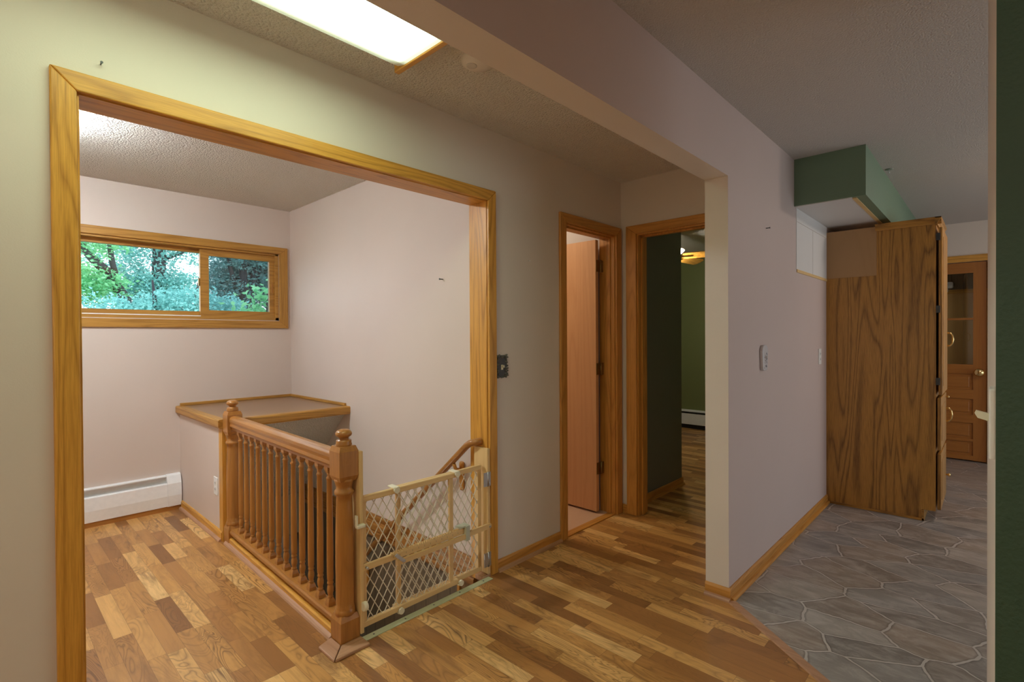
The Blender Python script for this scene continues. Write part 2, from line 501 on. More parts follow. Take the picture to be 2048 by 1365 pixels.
struct('floor_lower', boxes((1.0, 2.05, 1.87, 7.3, -3.0, -2.9)), M['carpet'])
# end of the hall, bath, bedroom
DY0, DY1, DH = 1.085, 1.862, 2.035
struct('wall_hall_end', boxes((XD, XD2, YW2, DY0, 0, H), (XD, XD2, DY0, DY1 + .015, DH + .015, H), (XD, XD2, DY1 + .015, YA, 0, H)), M['hall'])
struct('wall_bath', boxes((3.222, XD2, YA2, 4.4, 0, H), (2.0, XD2, 4.3, 4.4, 0, H), (2.0, 2.06, YA2, 4.4, 0, H)), paint('bath_paint', (.48, .44, .45)))
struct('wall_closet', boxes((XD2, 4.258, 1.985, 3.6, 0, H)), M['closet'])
struct('wall_bedroom', boxes((6.95, 7.05, 1.05, 3.7, 0, H), (4.258, 7.05, 3.6, 3.7, 0, H), (XD2, 6.95, YW2, YW2 + .02, 0, H)), M['bedgreen'])
# partition, post end and beam
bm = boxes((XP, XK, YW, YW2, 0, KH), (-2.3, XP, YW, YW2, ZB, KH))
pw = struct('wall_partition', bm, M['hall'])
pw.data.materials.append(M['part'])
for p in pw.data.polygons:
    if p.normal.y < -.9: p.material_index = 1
# kitchen shell
KX0, KX1, KZ0, KZ1 = 2.9, 6.2, .2, 1.75
struct('wall_kitchen_window', boxes((-2.3, KX0, -3.2, -3.1, 0, KH), (KX1, XK + .1, -3.2, -3.1, 0, KH), (KX0, KX1, -3.2, -3.1, 0, KZ0), (KX0, KX1, -3.2, -3.1, KZ1, KH)), M['hall'])
KD0, KD1, KDH = .042, .852, 2.045
struct('wall_kitchen_end', boxes((XK, XK + .12, -3.2, KD0 - .02, 0, KH), (XK, XK + .12, KD0 - .02, KD1, KDH, KH), (XK, XK + .12, KD1, YW, 0, KH)), M['hall'])
struct('wall_porch', boxes((XK + .5, XK + .6, -.6, 1.3, 0, KH), (XK + .1, XK + .6, 1.2, 1.3, 0, KH), (XK + .1, XK + .6, -.6, -.5, 0, KH)), M['tanwall'])
struct('wall_dining', boxes((-2.4, -2.3, -3.2, YA2, 0, KH)), M['hall'])
# near green wall, slightly out of square
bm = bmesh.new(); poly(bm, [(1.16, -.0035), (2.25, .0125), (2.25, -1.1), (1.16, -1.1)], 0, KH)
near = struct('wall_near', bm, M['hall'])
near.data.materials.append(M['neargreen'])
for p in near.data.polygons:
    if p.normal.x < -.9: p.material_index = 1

# soffit over the pantry
SX0, SX1, SY0, SZ = 3.68, 6.6, .555, 2.148
bm = bmesh.new(); box(bm, SX0, SX1, SY0, YW, SZ, KH)
struct('trim_soffit', bm, M['green'])
struct('trim_soffit_underside', boxes((SX0 + .008, SX1, .628, YW - .001, SZ - .004, SZ + .001)), M['white_wall'])
struct('trim_soffit_edge', boxes((SX0 + .03, SX1, .606, .628, SZ - .006, SZ + .001)), M['pineX'])
# bare drywall patch on the partition
struct('trim_patch', boxes((3.722, 4.56, YW - .003, YW + .001, 1.742, SZ)), M['white_wall'])
struct('trim_patch_edge', boxes((3.735, 4.56, YW - .005, YW + .001, 1.722, 1.742)), M['pineX'])
struct('trim_patch_seam', boxes((3.74, 4.55, YW - .0036, YW, 2.055, 2.058), (4.14, 4.143, YW - .0036, YW, 1.742, 2.055)), plain('seam_tan', (.42, .37, .33), .7))

# ------------------------------------------------------------------ bulkhead with oak ledge over the lower flight
bm = bmesh.new()
prism(bm, [(3.60, .765), (3.60, .735), (3.615, .73), (4.46, -.06), (4.46, -.41), (YB, -.41), (YB, .765)], 1.15, XS, 'YZ')
struct('wall_bulkhead_slope', bm, M['slope'])
struct('wall_bulkhead', boxes((1.085, 1.155, 3.65, YB, -.02, .765)), M['pink'])
struct('wall_bulkhead_lintel', boxes((1.13, XS, 4.452, 4.46, -.41, -.06)), paint('lower_paint', (.50, .46, .36)))
struct('trim_bulkhead_corner', boxes((1.08, 1.16, 3.585, 3.65, -.02, .735)), M['oakZ'])
led = thing('ledge_top', 'oak edged brown ledge in the corner under the window', 'ledge', (1.5, 4.1, .765))
obj('top', bx(1.10, XS, 3.60, YB, .7652, .784), M['ledge'], led)
pr = [(0, 0), (.008, -.006), (.040, -.006), (.040, .052), (.034, .058), (0, .058)]
bm = bmesh.new(); prism(bm, [(3.60, .727), (3.548, .727), (3.54, .74), (3.54, .778), (3.546, .786), (3.60, .786)], 1.173, XS, 'YZ')
obj('front_edge', bm, M['oakwX'], led)
bm = bmesh.new(); prism(bm, [(1.105, .727), (1.066, .727), (1.057, .74), (1.057, .778), (1.063, .786), (1.105, .786)], 3.582, YB, 'XZ')
obj('side_edge', bm, M['oakwY'], led)
obj('back_strip', bx(1.085, XS, YB - .016, YB, .784, .806, bev=.004), M['oakwX'], led)
obj('back_strip', bx(XS - .016, XS, 3.60, YB - .016, .784, .806, bev=.004), M['oakwY'], led)

# ------------------------------------------------------------------ stairs (down behind the gate)
bm = bmesh.new()
for i in range(13):
    y0 = 2.0 + i * .235
    box(bm, 1.13, XS, y0, y0 + .26, -2.9, -.2 * (i + 1))
struct('stair_steps', bm, M['carpet'])

# ------------------------------------------------------------------ trims : wide opening
bm = bmesh.new()
frame_casing(bm, .155, 1.979, .216, 1.921, YA - .019, .019, 'X', 2.108, 2.049)
o = struct('trim_1', bm, M['oakZ'], bevel=.004)
o.data.materials.append(M['oakX'])
for p in o.data.polygons:
    if p.center.z > 2.049 and p.center.x > .22 and p.center.x < 1.92 or (abs(p.normal.z) > .5 and p.center.z > 2): p.material_index = 1
bm = boxes((JL - .016, JL, YA - .002, YA2 + .002, 0, JH + .016), (JR, JR + .016, YA - .002, YA2 + .002, -.05, JH + .016))
struct('trim_jamb', bm, M['oakZ'])
struct('trim_jamb_head', boxes((JL, JR, YA - .002, YA2 + .002, JH, JH + .016)), M['oakX'])
bm = bmesh.new(); frame_casing(bm, .155, 1.95, .216, 1.921, YA2, .018, 'X', 2.108, 2.049)
struct('trim_opening_back', bm, M['oakZ'], bevel=.003)

def baseboard(name, p0, p1, side, mat, shoe_mat, h=.062, t=.011, shoe=True):
    """side : unit vector away from the wall"""
    bm = bmesh.new()
    sweep(bm, [(0, 0), (t, 0), (t, h - .012), (t * .5, h), (0, h)], p0, p1, side)
    o = struct(name, bm, mat)
    if shoe:
        bm = bmesh.new()
        sweep(bm, [(t, 0), (t + .017, 0), (t + .0155, .008), (t + .010, .014), (t, .017)], p0, p1, side)
        struct('shoe', bm, shoe_mat, parent=o)
    return o

baseboard('baseboard_hall', (1.981, YA, 0), (2.552, YA, 0), (0, -1, 0), M['doakx'], M['shoex'])
baseboard('baseboard_partition', (XP, YW, 0), (4.556, YW, 0), (0, -1, 0), M['doakx'], M['doakx'])
baseboard('baseboard_post', (XP, YW - .011, 0), (XP, YW2, 0), (-1, 0, 0), M['doaky'], M['shoe'])
baseboard('baseboard_bulkhead', (1.085, 3.60, 0), (1.085, YB - .06, 0), (-1, 0, 0), M['oakY'], M['shoe'], t=.012)
baseboard('baseboard_closet', (XD2 + .02, 1.985, 0), (4.27, 1.985, 0), (0, -1, 0), M['doakx'], M['doakx'])
baseboard('baseboard_hall_corner', (XD, 1.955, 0), (XD, YA, 0), (-1, 0, 0), M['doaky'], M['shoe'], shoe=False)
baseboard('baseboard_left', (-2.3, YA, 0), (.153, YA, 0), (0, -1, 0), M['doakx'], M['shoex'])

# oak skirt at floor level on the stair side wall (stacked mouldings)
bm = bmesh.new()
prof = [(0, -.105), (.026, -.105), (.030, -.095), (.030, -.070), (.024, -.062), (.024, -.058), (.034, -.05), (.034, -.012), (.026, -.004), (.026, 0), (.018, .006), (.018, .036), (.012, .045), (0, .045)]
sweep(bm, prof, (XS, YA2 + .001, 0), (XS, 4.335, 0), (-1, 0, 0))
struct('trim_skirt', bm, oak('stairwell_skirt', 'Y', (.44, .20, .045), (.20, .07, .012), contrast=1.2))
struct('trim_panel_corner', boxes((XS - .012, XS + .001, 2.275, 2.295, -2.5, -.1)), M['doakz'])

# floor edge at the top of the stairs
es = thing('threshold_strip', 'pale green metal nosing strip on the floor edge below the wooden gate', 'threshold strip', (1.5, 1.972, 0))
obj('plate', bx(1.137, 1.905, 1.954, 1.991, 0, .004, bev=.0015), M['strip'], es)
for i in range(5):
    bm = bmesh.new(); lathe(bm, [(.0042, .004), (.0042, .0052)], 1.19 + i * .165, 1.972, 10)
    obj('screw', bm, M['grey'], es)
struct('trim_threshold_end', bx(1.86, 1.985, 1.99, 2.05, -.012, .014, bev=.004), M['shoex'])
bm = bmesh.new()
poly(bm, [(.975, 1.915), (1.044, 1.992), (1.044, 2.075), (.975, 2.05)], 0, .013)
struct('trim_corner_nosing', bm, M['shoe'], bevel=.004)
bm = bmesh.new()
poly(bm, [(.978, 1.913), (1.137, 1.913), (1.137, 1.990), (1.046, 1.990)], 0, .013)
struct('trim_corner_nosing_front', bm, M['shoex'], bevel=.004)

# ------------------------------------------------------------------ balustrade
N0, N1 = Vector((1.090, 2.037)), Vector((1.127, 3.535))
bal = thing('balustrade', 'turned wooden stair railing with two newel posts and thirteen spindles', 'railing', (N0.x, N0.y, 0))
rd = (N1 - N0).normalized()
def along(t): return N0 + rd * t
RL = (N1 - N0).length

def newel(c, far=False):
    cx, cy = c
    bm = bmesh.new()
    hw = .044
    def block(z0, z1, ct, cb):
        # square block with turned (chamfered) ends
        lv = [(hw * .82 if cb else hw, z0), (hw, z0 + (.022 if cb else 0)), (hw, z1 - (.022 if ct else 0)), (hw * .82 if ct else hw, z1)]
        rings = [[bm.verts.new((cx + sx * r, cy + sy * r, z)) for sx, sy in ((-1, -1), (1, -1), (1, 1), (-1, 1))] for r, z in lv]
        for a, b in zip(rings, rings[1:]):
            for i in range(4):
                j = (i + 1) % 4; bm.faces.new((a[i], a[j], b[j], b[i]))
        bm.faces.new(list(reversed(rings[0]))); bm.faces.new(rings[-1])
    block(0.0, .118, True, False)
    block(.692, .842, True, True)
    lathe(bm, [(.038, .11), (.0425, .118), (.044, .128), (.0415, .138), (.039, .142), (.040, .147), (.0375, .152), (.0385, .17), (.0385, .42), (.034, .60),
               (.033, .628), (.0395, .633), (.0415, .641), (.0395, .649), (.034, .653), (.034, .668), (.038, .682), (.041, .69), (.041, .70)], cx, cy, 32)
    o = obj('newel_post', bm, M['oakrZ'], bal)
    bm = bmesh.new()
    lathe(bm, [(.030, .838), (.033, .842), (.0345, .849), (.032, .855), (.033, .861), (.0305, .866), (.022, .869), (.020, .874), (.024, .879), (.033, .884),
               (.0355, .891), (.034, .899), (.028, .906), (.017, .911), (.004, .913)], cx, cy, 28)
    obj('finial', bm, M['oakrZ'], o, smooth=True)
    if not far:
        bm = bmesh.new(); lathe(bm, [(.0125, -.0008), (.0125, .001)], cx, cy - hw, 18, axis='Y', cz=.775)
        obj('bolt_plug', bm, M['oakrX'], o)
newel(N0); newel(N1, True)

side = Vector((rd.y, -rd.x, 0)); rd3 = Vector((rd.x, rd.y, 0))
p0 = Vector((*along(.04), 0)); p1 = Vector((*along(RL - .04), 0))
bm = bmesh.new()
sweep(bm, [(-.020, .728), (.020, .728), (.020, .742), (.027, .744), (.031, .752), (.029, .768), (.033, .784), (.032, .798), (.024, .808), (.010, .813), (-.010, .813), (-.024, .808), (-.032, .798), (-.033, .784), (-.029, .768), (-.031, .752), (-.027, .744), (-.020, .742)], p0, p1, side)
obj('handrail', bm, M['oakrY'], bal, bevel=.0025)
bm = bmesh.new()
sweep(bm, [(-.030, .062), (.030, .062), (.033, .068), (.036, .074), (.036, .086), (.030, .092), (.028, .097), (-.028, .097), (-.030, .092), (-.036, .086), (-.036, .074), (-.033, .068)], p0, p1, side)
obj('bottom_rail', bm, M['oakrY'], bal)
bm = bmesh.new(); sweep(bm, [(-.016, 0), (.03, 0), (.03, .063), (-.016, .063)], p0, p1, side)
obj('curb', bm, M['oakrY'], bal)
bm = bmesh.new(); sweep(bm, [(-.040, 0), (-.016, 0), (-.016, .044), (-.034, .044), (-.040, .038)], p0, p1, side)
obj('base_board', bm, M['oakY'], bal)
bm = bmesh.new(); sweep(bm, [(-.058, 0), (-.040, 0), (-.040, .018), (-.048, .015), (-.055, .009)], p0 + rd3 * .0, p1 + rd3 * .05, side)
obj('shoe', bm, M['shoe'], bal)

def baluster(c):
    cx, cy = c
    bm = bmesh.new()
    def sq(lv):
        rings = [[bm.verts.new((cx + sx * r, cy + sy * r, z)) for sx, sy in ((-1, -1), (1, -1), (1, 1), (-1, 1))] for r, z in lv]
        for a, b in zip(rings, rings[1:]):
            for i in range(4):
                j = (i + 1) % 4; bm.faces.new((a[i], a[j], b[j], b[i]))
        bm.faces.new(list(reversed(rings[0]))); bm.faces.new(rings[-1])
    sq([(.0165, .097), (.0165, .112), (.0125, .126), (.009, .132)])
    sq([(.009, .694), (.0125, .702), (.0165, .712), (.0165, .729)])
    lathe(bm, [(.010, .128), (.0125, .134), (.0125, .138), (.0105, .141), (.011, .146), (.0145, .158), (.0148, .172), (.0118, .187), (.0105, .192), (.0138, .195), (.0138, .201),
               (.0115, .205), (.0142, .213), (.0146, .24), (.0146, .35), (.0125, .60), (.0118, .665), (.0140, .668), (.0145, .673), (.0125, .678), (.0105, .681), (.0105, .688), (.0125, .697)], cx, cy, 16)
    return bm
b0 = None
for i in range(13):
    t = .128 + i * (RL - .29) / 12 + .012
    c = along(t)
    if b0 is None:
        b0 = obj('baluster', baluster(c), M['oakrZ'], bal, loc=(c.x, c.y, 0))
    else:
        o = b0.copy(); COL.objects.link(o); o.parent = bal
        o.location = Vector((c.x, c.y, 0)) - bal.location

# ------------------------------------------------------------------ wall handrail
hr = thing('stair_handrail', 'round wooden handrail sloping down the stairwell wall behind the gate', 'handrail', (1.88, 2.06, .73))
bm = bmesh.new(); tube(bm, [(1.935, 2.055, .730), (1.885, 2.058, .730), (1.878, 2.10, .718), (1.878, 2.13, .70), (1.878, 3.75, -.675)], .0195, 14)
obj('rail', bm, M['oakrY'], hr, bevel=0)
for (yy, zz) in ((2.245, .603), (3.30, -.30)):
    bm = bmesh.new()
    for sgn in (1,):
        box(bm, XS - .022, XS, yy - .018, yy + .018, zz - .19, zz - .02, bev=.012, seg=3)
        tube(bm, [(XS - .01, yy, zz - .07), (1.895, yy, zz - .06), (1.878, yy, zz - .02)], .011, 8)
    obj('bracket', bm, M['doakz'], hr)

# ------------------------------------------------------------------ safety gate
gate = thing('safety_gate', 'wooden baby gate with diamond plastic lattice across the stair top', 'gate', (1.52, 2.0, 0))
GF, GR = 2.000, 2.016      # front and rear panel planes (front faces)
GT = .014
def gframe(x0, x1, yf, stile0, stile1, name):
    bm = bmesh.new()
    box(bm, x0, x1, yf - .003, yf + GT + .003, .586, .612, bev=.003)
    obj('top_rail', bm, M['pineX'], gate)
    bm = bmesh.new(); box(bm, x0, x1, yf - .003, yf + GT + .003, .034, .060, bev=.003)
    obj('bottom_rail', bm, M['pineX'], gate)
    for s in (stile0, stile1):
        bm = bmesh.new(); box(bm, s, s + .024, yf, yf + GT, .058, .588, bev=.002)
        obj('stile', bm, M['pineZ'], gate)
gframe(1.148, 1.70, GF, 1.150, 1.645, 'front')
gframe(1.325, 1.885, GR + .004, 1.343, 1.859, 'rear')
def lattice(x0, x1, y, z0, z1, px, pz, anchor, r=.0022):
    bm = bmesh.new()
    def clip(xa, za, xb, zb):
        # Liang-Barsky
        dx, dz = xb - xa, zb - za; t0, t1 = 0, 1
        for p, q in ((-dx, xa - x0), (dx, x1 - xa), (-dz, za - z0), (dz, z1 - za)):
            if p == 0: continue
            t = q / p
            if p < 0: t0 = max(t0, t)
            else: t1 = min(t1, t)
        if t1 - t0 < 1e-3: return None
        return xa + dx * t0, za + dz * t0, xa + dx * t1, za + dz * t1
    ax, az = anchor
    lo, hi = x0 - 1, x1 + 1
    for sg in (1, -1):
        for k in range(-60, 61):
            # line through (ax + k*px, az) with slope sg*pz/px
            xk = ax + k * px
            a = clip(lo, az + sg * (lo - xk) * pz / px, hi, az + sg * (hi - xk) * pz / px)
            if a:
                dd = .0012 * sg
                tube(bm, [(a[0], y + dd, a[1]), (a[2], y + dd, a[3])], r, 6)
    return obj('lattice', bm, M['lattice'], gate)
lattice(1.172, 1.647, GF + .007, .058, .588, .044, 0.0745, (1.172, .048))
lattice(1.365, 1.861, GR + .011, .058, .588, .044, 0.0745, (1.194, .041))
# middle adjusting bars
bm = bmesh.new()
box(bm, 1.150, 1.735, GF - .016, GF - .003, .288, .318, bev=.003)
x = 1.29
while x < 1.72:
    prism(bm, [(x, .317), (x + .009, .317), (x + .007, .324), (x + .002, .324)], GF - .0155, GF - .0035, 'XZ'); x += .0125
nb = obj('notched_bar', bm, M['pineX'], gate)
bm = bmesh.new(); prism(bm, [(1.315, .264), (1.75, .264), (1.765, .270), (1.905, .272), (1.912, .278), (1.912, .292), (1.905, .298), (1.765, .298), (1.745, .287), (1.315, .287)], GF - .030, GF - .017, 'XZ')
obj('sliding_bar', bm, M['pineX'], gate)
for q in range(12):
    obj('measure_mark', bx(1.30 + q * .035, 1.3012 + q * .035, GF - .0165, GF - .0158, .300, .308), M['grey'], nb)
# metal link, bar clip, screws
bm = bmesh.new(); prism(bm, [(1.296, .314), (1.310, .322), (1.356, .279), (1.343, .270)], GF - .034, GF - .0305, 'XZ')
lk = obj('metal_link', bm, M['zinc'], gate)
for (xx, zz) in ((1.305, .314), (1.347, .278)):
    bm = bmesh.new(); lathe(bm, [(.006, -.0375), (.006, -.034)], xx, GF, 12, 'Y', zz); obj('rivet', bm, M['zinc'], lk)
obj('bar_clip', boxes((1.726, 1.752, GF - .034, GF - .0005, .254, .331), (1.690, 1.752, GF - .026, GF + .012, .325, .333)), plain('clip_grey', (.52, .54, .42), .4), gate)
for (xx, zz) in ((1.162, .303), (1.900, .282)):
    bm = bmesh.new(); lathe(bm, [(.0055, -.033), (.0055, -.012)], xx, GF, 12, 'Y', zz); obj('screw', bm, M['zinc'], gate)
# sliding clips on the rails
for xx in (1.325, 1.69):
    bm = bmesh.new(); box(bm, xx - .014, xx + .014, GF - .012, GR + .030, .610, .619, bev=.003)
    lathe(bm, [(.0145, -.016), (.0145, -.004)], xx, GF, 14, 'Y', .604)
    obj('rail_clip', bm, M['cream'], gate)
    bm = bmesh.new(); box(bm, xx + .006, xx + .034, GF - .012, GR + .024, .026, .034, bev=.003)
    lathe(bm, [(.0145, -.016), (.0145, -.004)], xx + .02, GF, 14, 'Y', .038)
    obj('rail_clip', bm, M['cream'], gate)
# mounting boards
bm = bmesh.new(); box(bm, 1.1345, 1.152, 1.985, 2.092, .02, .815, bev=.003)
obj('mounting_board', bm, M['pineZ'], gate)
bm = bmesh.new(); box(bm, 1.897, 1.9165, 1.984, 2.092, .018, .70, bev=.003)
obj('mounting_board', bm, M['pineZ'], gate)
bm = bmesh.new(); box(bm, 1.110, 1.150, 1.962, 1.985, .488, .503, bev=.004); box(bm, 1.108, 1.116, 1.966, 1.985, .495, .545, bev=.003)
obj('latch', bm, M['cream'], gate)
bm = bmesh.new(); lathe(bm, [(.018, -.008), (.020, -.004), (.020, .008), (.018, .012)], 1.146, 1.975, 18, 'X', .142)
obj('roller', bm, M['cream'], gate)
for zz in (.500, .065):
    bm = bmesh.new(); box(bm, 1.866, 1.895, 1.9785, 1.983, zz, zz + .075); box(bm, 1.8975, 1.915, 1.9785, 1.983, zz, zz + .075)
    lathe(bm, [(.004, zz - .002), (.004, zz + .077)], 1.896, 1.979, 10)
    for dz in (.015, .0375, .06):
        lathe(bm, [(.004, -.0016), (.003, 0)], 1.876, 1.9785, 8, 'Y', zz + dz)
        lathe(bm, [(.003, -.0016), (.0025, 0)], 1.908, 1.9785, 8, 'Y', zz + dz)
    obj('hinge', bm, M['zinc'], gate)

# ------------------------------------------------------------------ stair room window
win = bpy.data.objects.new('window_1', None); COL.objects.link(win); win.location = (.93, YB, WZ0); win['kind'] = 'structure'
win['label'] = 'wide oak framed sliding window looking out to trees'
bm = bmesh.new()
frame_casing(bm, -.045, 1.922, .02, 1.848, YB - .017, .017, 'X', 2.105, 2.045, closed=True, zb_o=1.393, zb_i=1.456)
o = obj('casing', bm, M['oakwX'], win, bevel=.003)
o.data.materials.append(M['oakwZ'])
for p in o.data.polygons:
    if p.center.x + .93 > 1.86 or p.center.x + .93 < .01: p.material_index = 1
# frame lining
obj('window_frame', boxes((WX0, WX1, YB - .001, YB + .12, WZ1 - .022, WZ1), (WX0, WX1, YB - .001, YB + .12, WZ0, WZ0 + .022),
                          (WX0, WX0 + .022, YB - .001, YB + .12, WZ0, WZ1), (WX1 - .026, WX1, YB - .001, YB + .12, WZ0, WZ1)), M['oakwX'], win)
obj('track', bx(.04, 1.242, YB + .018, YB + .028, WZ0 + .021, WZ0 + .030), M['white'], win)
# outer fixed sash (left) and inner sliding sash (right)
def sash(x0, x1, z0, z1, y0, y1, w0, w1, wt, wb, gm):
    s = obj('sash', boxes((x0, x1, y0, y1, z1 - wt, z1), (x0, x1, y0, y1, z0, z0 + wb), (x0, x0 + w0, y0, y1, z0 + wb, z1 - wt), (x1 - w1, x1, y0, y1, z0 + wb, z1 - wt)), M['oakwX'], win)
    obj('pane', bx(x0 + w0, x1 - w1, (y0 + y1) / 2 - .003, (y0 + y1) / 2 + .003, z0 + wb, z1 - wt), gm, s)
    return s
sash(WX0 + .022, 1.30, WZ0 + .022, WZ1 - .022, YB + .066, YB + .100, .04, .03, .032, .042, M['glass'])
s2 = sash(1.242, WX1 - .026, WZ0 + .022, WZ1 - .022, YB + .024, YB + .058, .062, .042, .052, .052, M['glass2'])
bm = bmesh.new(); box(bm, 1.796, 1.806, YB + .020, YB + .025, 1.705, 1.785, bev=.002)
obj('finger_pull', bm, M['oakrZ'], s2)
bm = bmesh.new(); box(bm, 1.232, 1.243, YB + .03, YB + .05, 1.73, 1.79, bev=.002)
obj('latch', bm, M['bronze'], s2)

# ------------------------------------------------------------------ baseboard heaters
def heater(t, x0, x1, yb, sgn, name_axis='X'):
    pass
ht = thing('baseboard_heater', 'long white baseboard heater along the floor under the window', 'heater', (.3, YB - .03, 0))
def yz(pts): return [(YB - d, z) for d, z in pts]
bm = bmesh.new()
prism(bm, yz([(.0, .268), (.022, .268), (.034, .262), (.034, .255), (.020, .256), (.010, .250), (.008, .05), (.0, .05)]), -1.2, 1.0, 'YZ')
obj('back_plate', bm, M['heater'], ht)
bm = bmesh.new()
prism(bm, yz([(.046, .213), (.052, .213), (.060, .205), (.064, .115), (.056, .036), (.05, .036), (.058, .115), (.054, .20)]), -1.2, 1.0, 'YZ')
obj('front_cover', bm, M['heater'], ht)
bm = bmesh.new(); box(bm, -1.2, .99, YB - .046, YB - .01, .09, .205); obj('fin_element', bm, M['heater_dark'], ht)
bm = bmesh.new()
prism(bm, yz([(0, .272), (.024, .272), (.038, .264), (.064, .206), (.067, .115), (.058, .033), (0, .033)]), .985, 1.078, 'YZ')
obj('end_cap', bm, M['heater'], ht, bevel=.002)
obj('floor_channel', boxes((-1.2, 1.075, YB - .05, YB, .0, .036)), M['oakrX'], ht)

ht2 = thing('baseboard_heater', 'white baseboard heater on the green bedroom wall beyond the doorway', 'heater', (6.9, 2.6, 0))
bm = bmesh.new(); prism(bm, [(6.95, .26), (6.91, .26), (6.90, .25), (6.90, .235), (6.95, .24)], 1.3, 3.5, 'XZ'); obj('top_hood', bm, M['heater'], ht2)
bm = bmesh.new(); prism(bm, [(6.885, .21), (6.895, .21), (6.895, .06), (6.888, .06)], 1.3, 3.5, 'XZ'); obj('front_cover', bm, M['heater'], ht2)
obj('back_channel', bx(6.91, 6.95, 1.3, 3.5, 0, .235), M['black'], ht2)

# ------------------------------------------------------------------ outlets, switches
def outlet(name, label, origin, u, n, kind):
    """plate on a wall: origin centre on wall surface, u along wall, n out of the wall"""
    u, n = Vector(u), Vector(n); c = Vector(origin)
    t = thing(name, label, 'outlet', c)
    def pl(w, h, d0, d1, cz=0, cu=0, bev=.0015):
        bm = bmesh.new()
        vs = box(bm, cu - w / 2, cu + w / 2, d0, d1, cz - h / 2, cz + h / 2, bev=bev)
        for v in bm.verts:
            v.co = c + u * v.co.x + n * v.co.y + Vector((0, 0, v.co.z))
        return bm
    obj('plate', pl(.072, .116, .0, .005), M['white'], t)
    for s in (1, -1):
        r = obj('socket', pl(.034, .030, .005, .0072, cz=.021 * s, bev=.001), M['white'], t)
        bm = pl(.003, .010, .0072, .0078, cz=.022 * s, cu=-.007, bev=0)
        b2 = pl(.003, .010, .0072, .0078, cz=.022 * s, cu=.007, bev=0)
        b3 = pl(.005, .005, .0072, .0078, cz=.013 * s, bev=0)
        for b in (b2, b3):
            me = bpy.data.meshes.new('x'); b.to_mesh(me); bm.from_mesh(me); b.free(); bpy.data.meshes.remove(me)
        obj('slots', bm, M['grey'], r)
    return t
outlet('wall_outlet', 'white wall outlet low on the half wall beside the far newel post', (1.085, 3.727, .332), (0, 1, 0), (-1, 0, 0), 0)
outlet('wall_outlet', 'white wall outlet at counter height next to the tall oak pantry', (4.345, YW, 1.145), (1, 0, 0), (0, -1, 0), 0)

# ornate black switch plate by the opening
sw = thing('switch_plate', 'ornate black cast switch plate with ivory toggle beside the wide opening', 'light switch', (2.030, YA, 1.14))
bm = bmesh.new(); box(bm, 1.988, 2.072, YA - .005, YA, 1.078, 1.203, bev=.002)
obj('plate', bm, plain('plate_gunmetal', (.075, .075, .085), .35), sw)
bm = bmesh.new()
rr = random.Random(3)
def bead(x, z, r):
    bmesh.ops.create_icosphere(bm, subdivisions=1, radius=r, matrix=Matrix.Translation((x, YA - .007, z)))
for k in range(90):
    e = rr.random()
    if e < .64:
        x = (1.994 if rr.random() < .5 else 2.066) + rr.uniform(-.010, .010); z = rr.uniform(1.078, 1.203)
    else:
        x = rr.uniform(1.988, 2.072); z = (1.084 if rr.random() < .5 else 1.197) + rr.uniform(-.008, .008)
    bead(x, z, rr.uniform(.0035, .0065))
obj('scroll_border', bm, plain('cast_pewter', (.20, .20, .17), .3, .8), sw, smooth=True)
bm = bmesh.new(); box(bm, 2.026, 2.036, YA - .022, YA - .004, 1.134, 1.148, bev=.002); box(bm, 2.024, 2.038, YA - .007, YA - .004, 1.122, 1.150)
obj('toggle', bm, M['cream'], sw)

# ornate pale plate on the partition
sp = thing('switch_plate', 'ornate white and grey switch plate alone on the mauve-tinted partition wall', 'light switch', (3.045, YW, 1.18))
bm = bmesh.new()
pts = []
for k in range(24):
    a = 2 * PI * k / 24
    wv = 1 + .06 * math.cos(6 * a)
    cx_ = math.copysign(abs(math.cos(a)) ** .5, math.cos(a)); cz_ = math.copysign(abs(math.sin(a)) ** .45, math.sin(a))
    pts.append((3.045 + .044 * cx_ * (1 + .07 * math.sin(5 * a)), 1.18 + .072 * cz_))
prism(bm, pts, YW - .018, YW, 'XZ')
obj('plate', bm, M['ornate'], sp, bevel=.004)
bm = bmesh.new()
for k in range(26):
    x = rr.uniform(3.015, 3.075); z = rr.uniform(1.118, 1.205)
    prism(bm, [(x, z), (x + rr.uniform(.003, .009), z + rr.uniform(-.004, .004)), (x + rr.uniform(.0, .007), z + rr.uniform(.004, .012))], YW - .0188, YW - .0175, 'XZ')
obj('floral_pattern', bm, plain('plate_ink', (.16, .15, .18), .4), sp)
bm = bmesh.new(); box(bm, 3.040, 3.050, YW - .030, YW - .017, 1.176, 1.192, bev=.002); obj('toggle', bm, M['ornate'], sp)

# white switch on the near wall
def near_y(x): return -.0035 + (x - 1.16) * .016 / 1.09
ns = thing('wall_switch', 'white toggle switch on the cream side of the dark green wall edge', 'light switch', (1.215, near_y(1.215), 1.145))
bm = bmesh.new(); box(bm, 1.178, 1.248, near_y(1.178) - .0005, near_y(1.21) + .0075, 1.094, 1.214, bev=.003, seg=3)
obj('plate', bm, M['white'], ns)
bm = bmesh.new(); prism(bm, [(near_y(1.21) + .006, 1.155), (near_y(1.21) + .006, 1.168), (near_y(1.21) + .024, 1.173), (near_y(1.21) + .026, 1.168), (near_y(1.21) + .022, 1.160)], 1.206, 1.216, 'YZ')
obj('toggle', bm, M['cream'], ns)

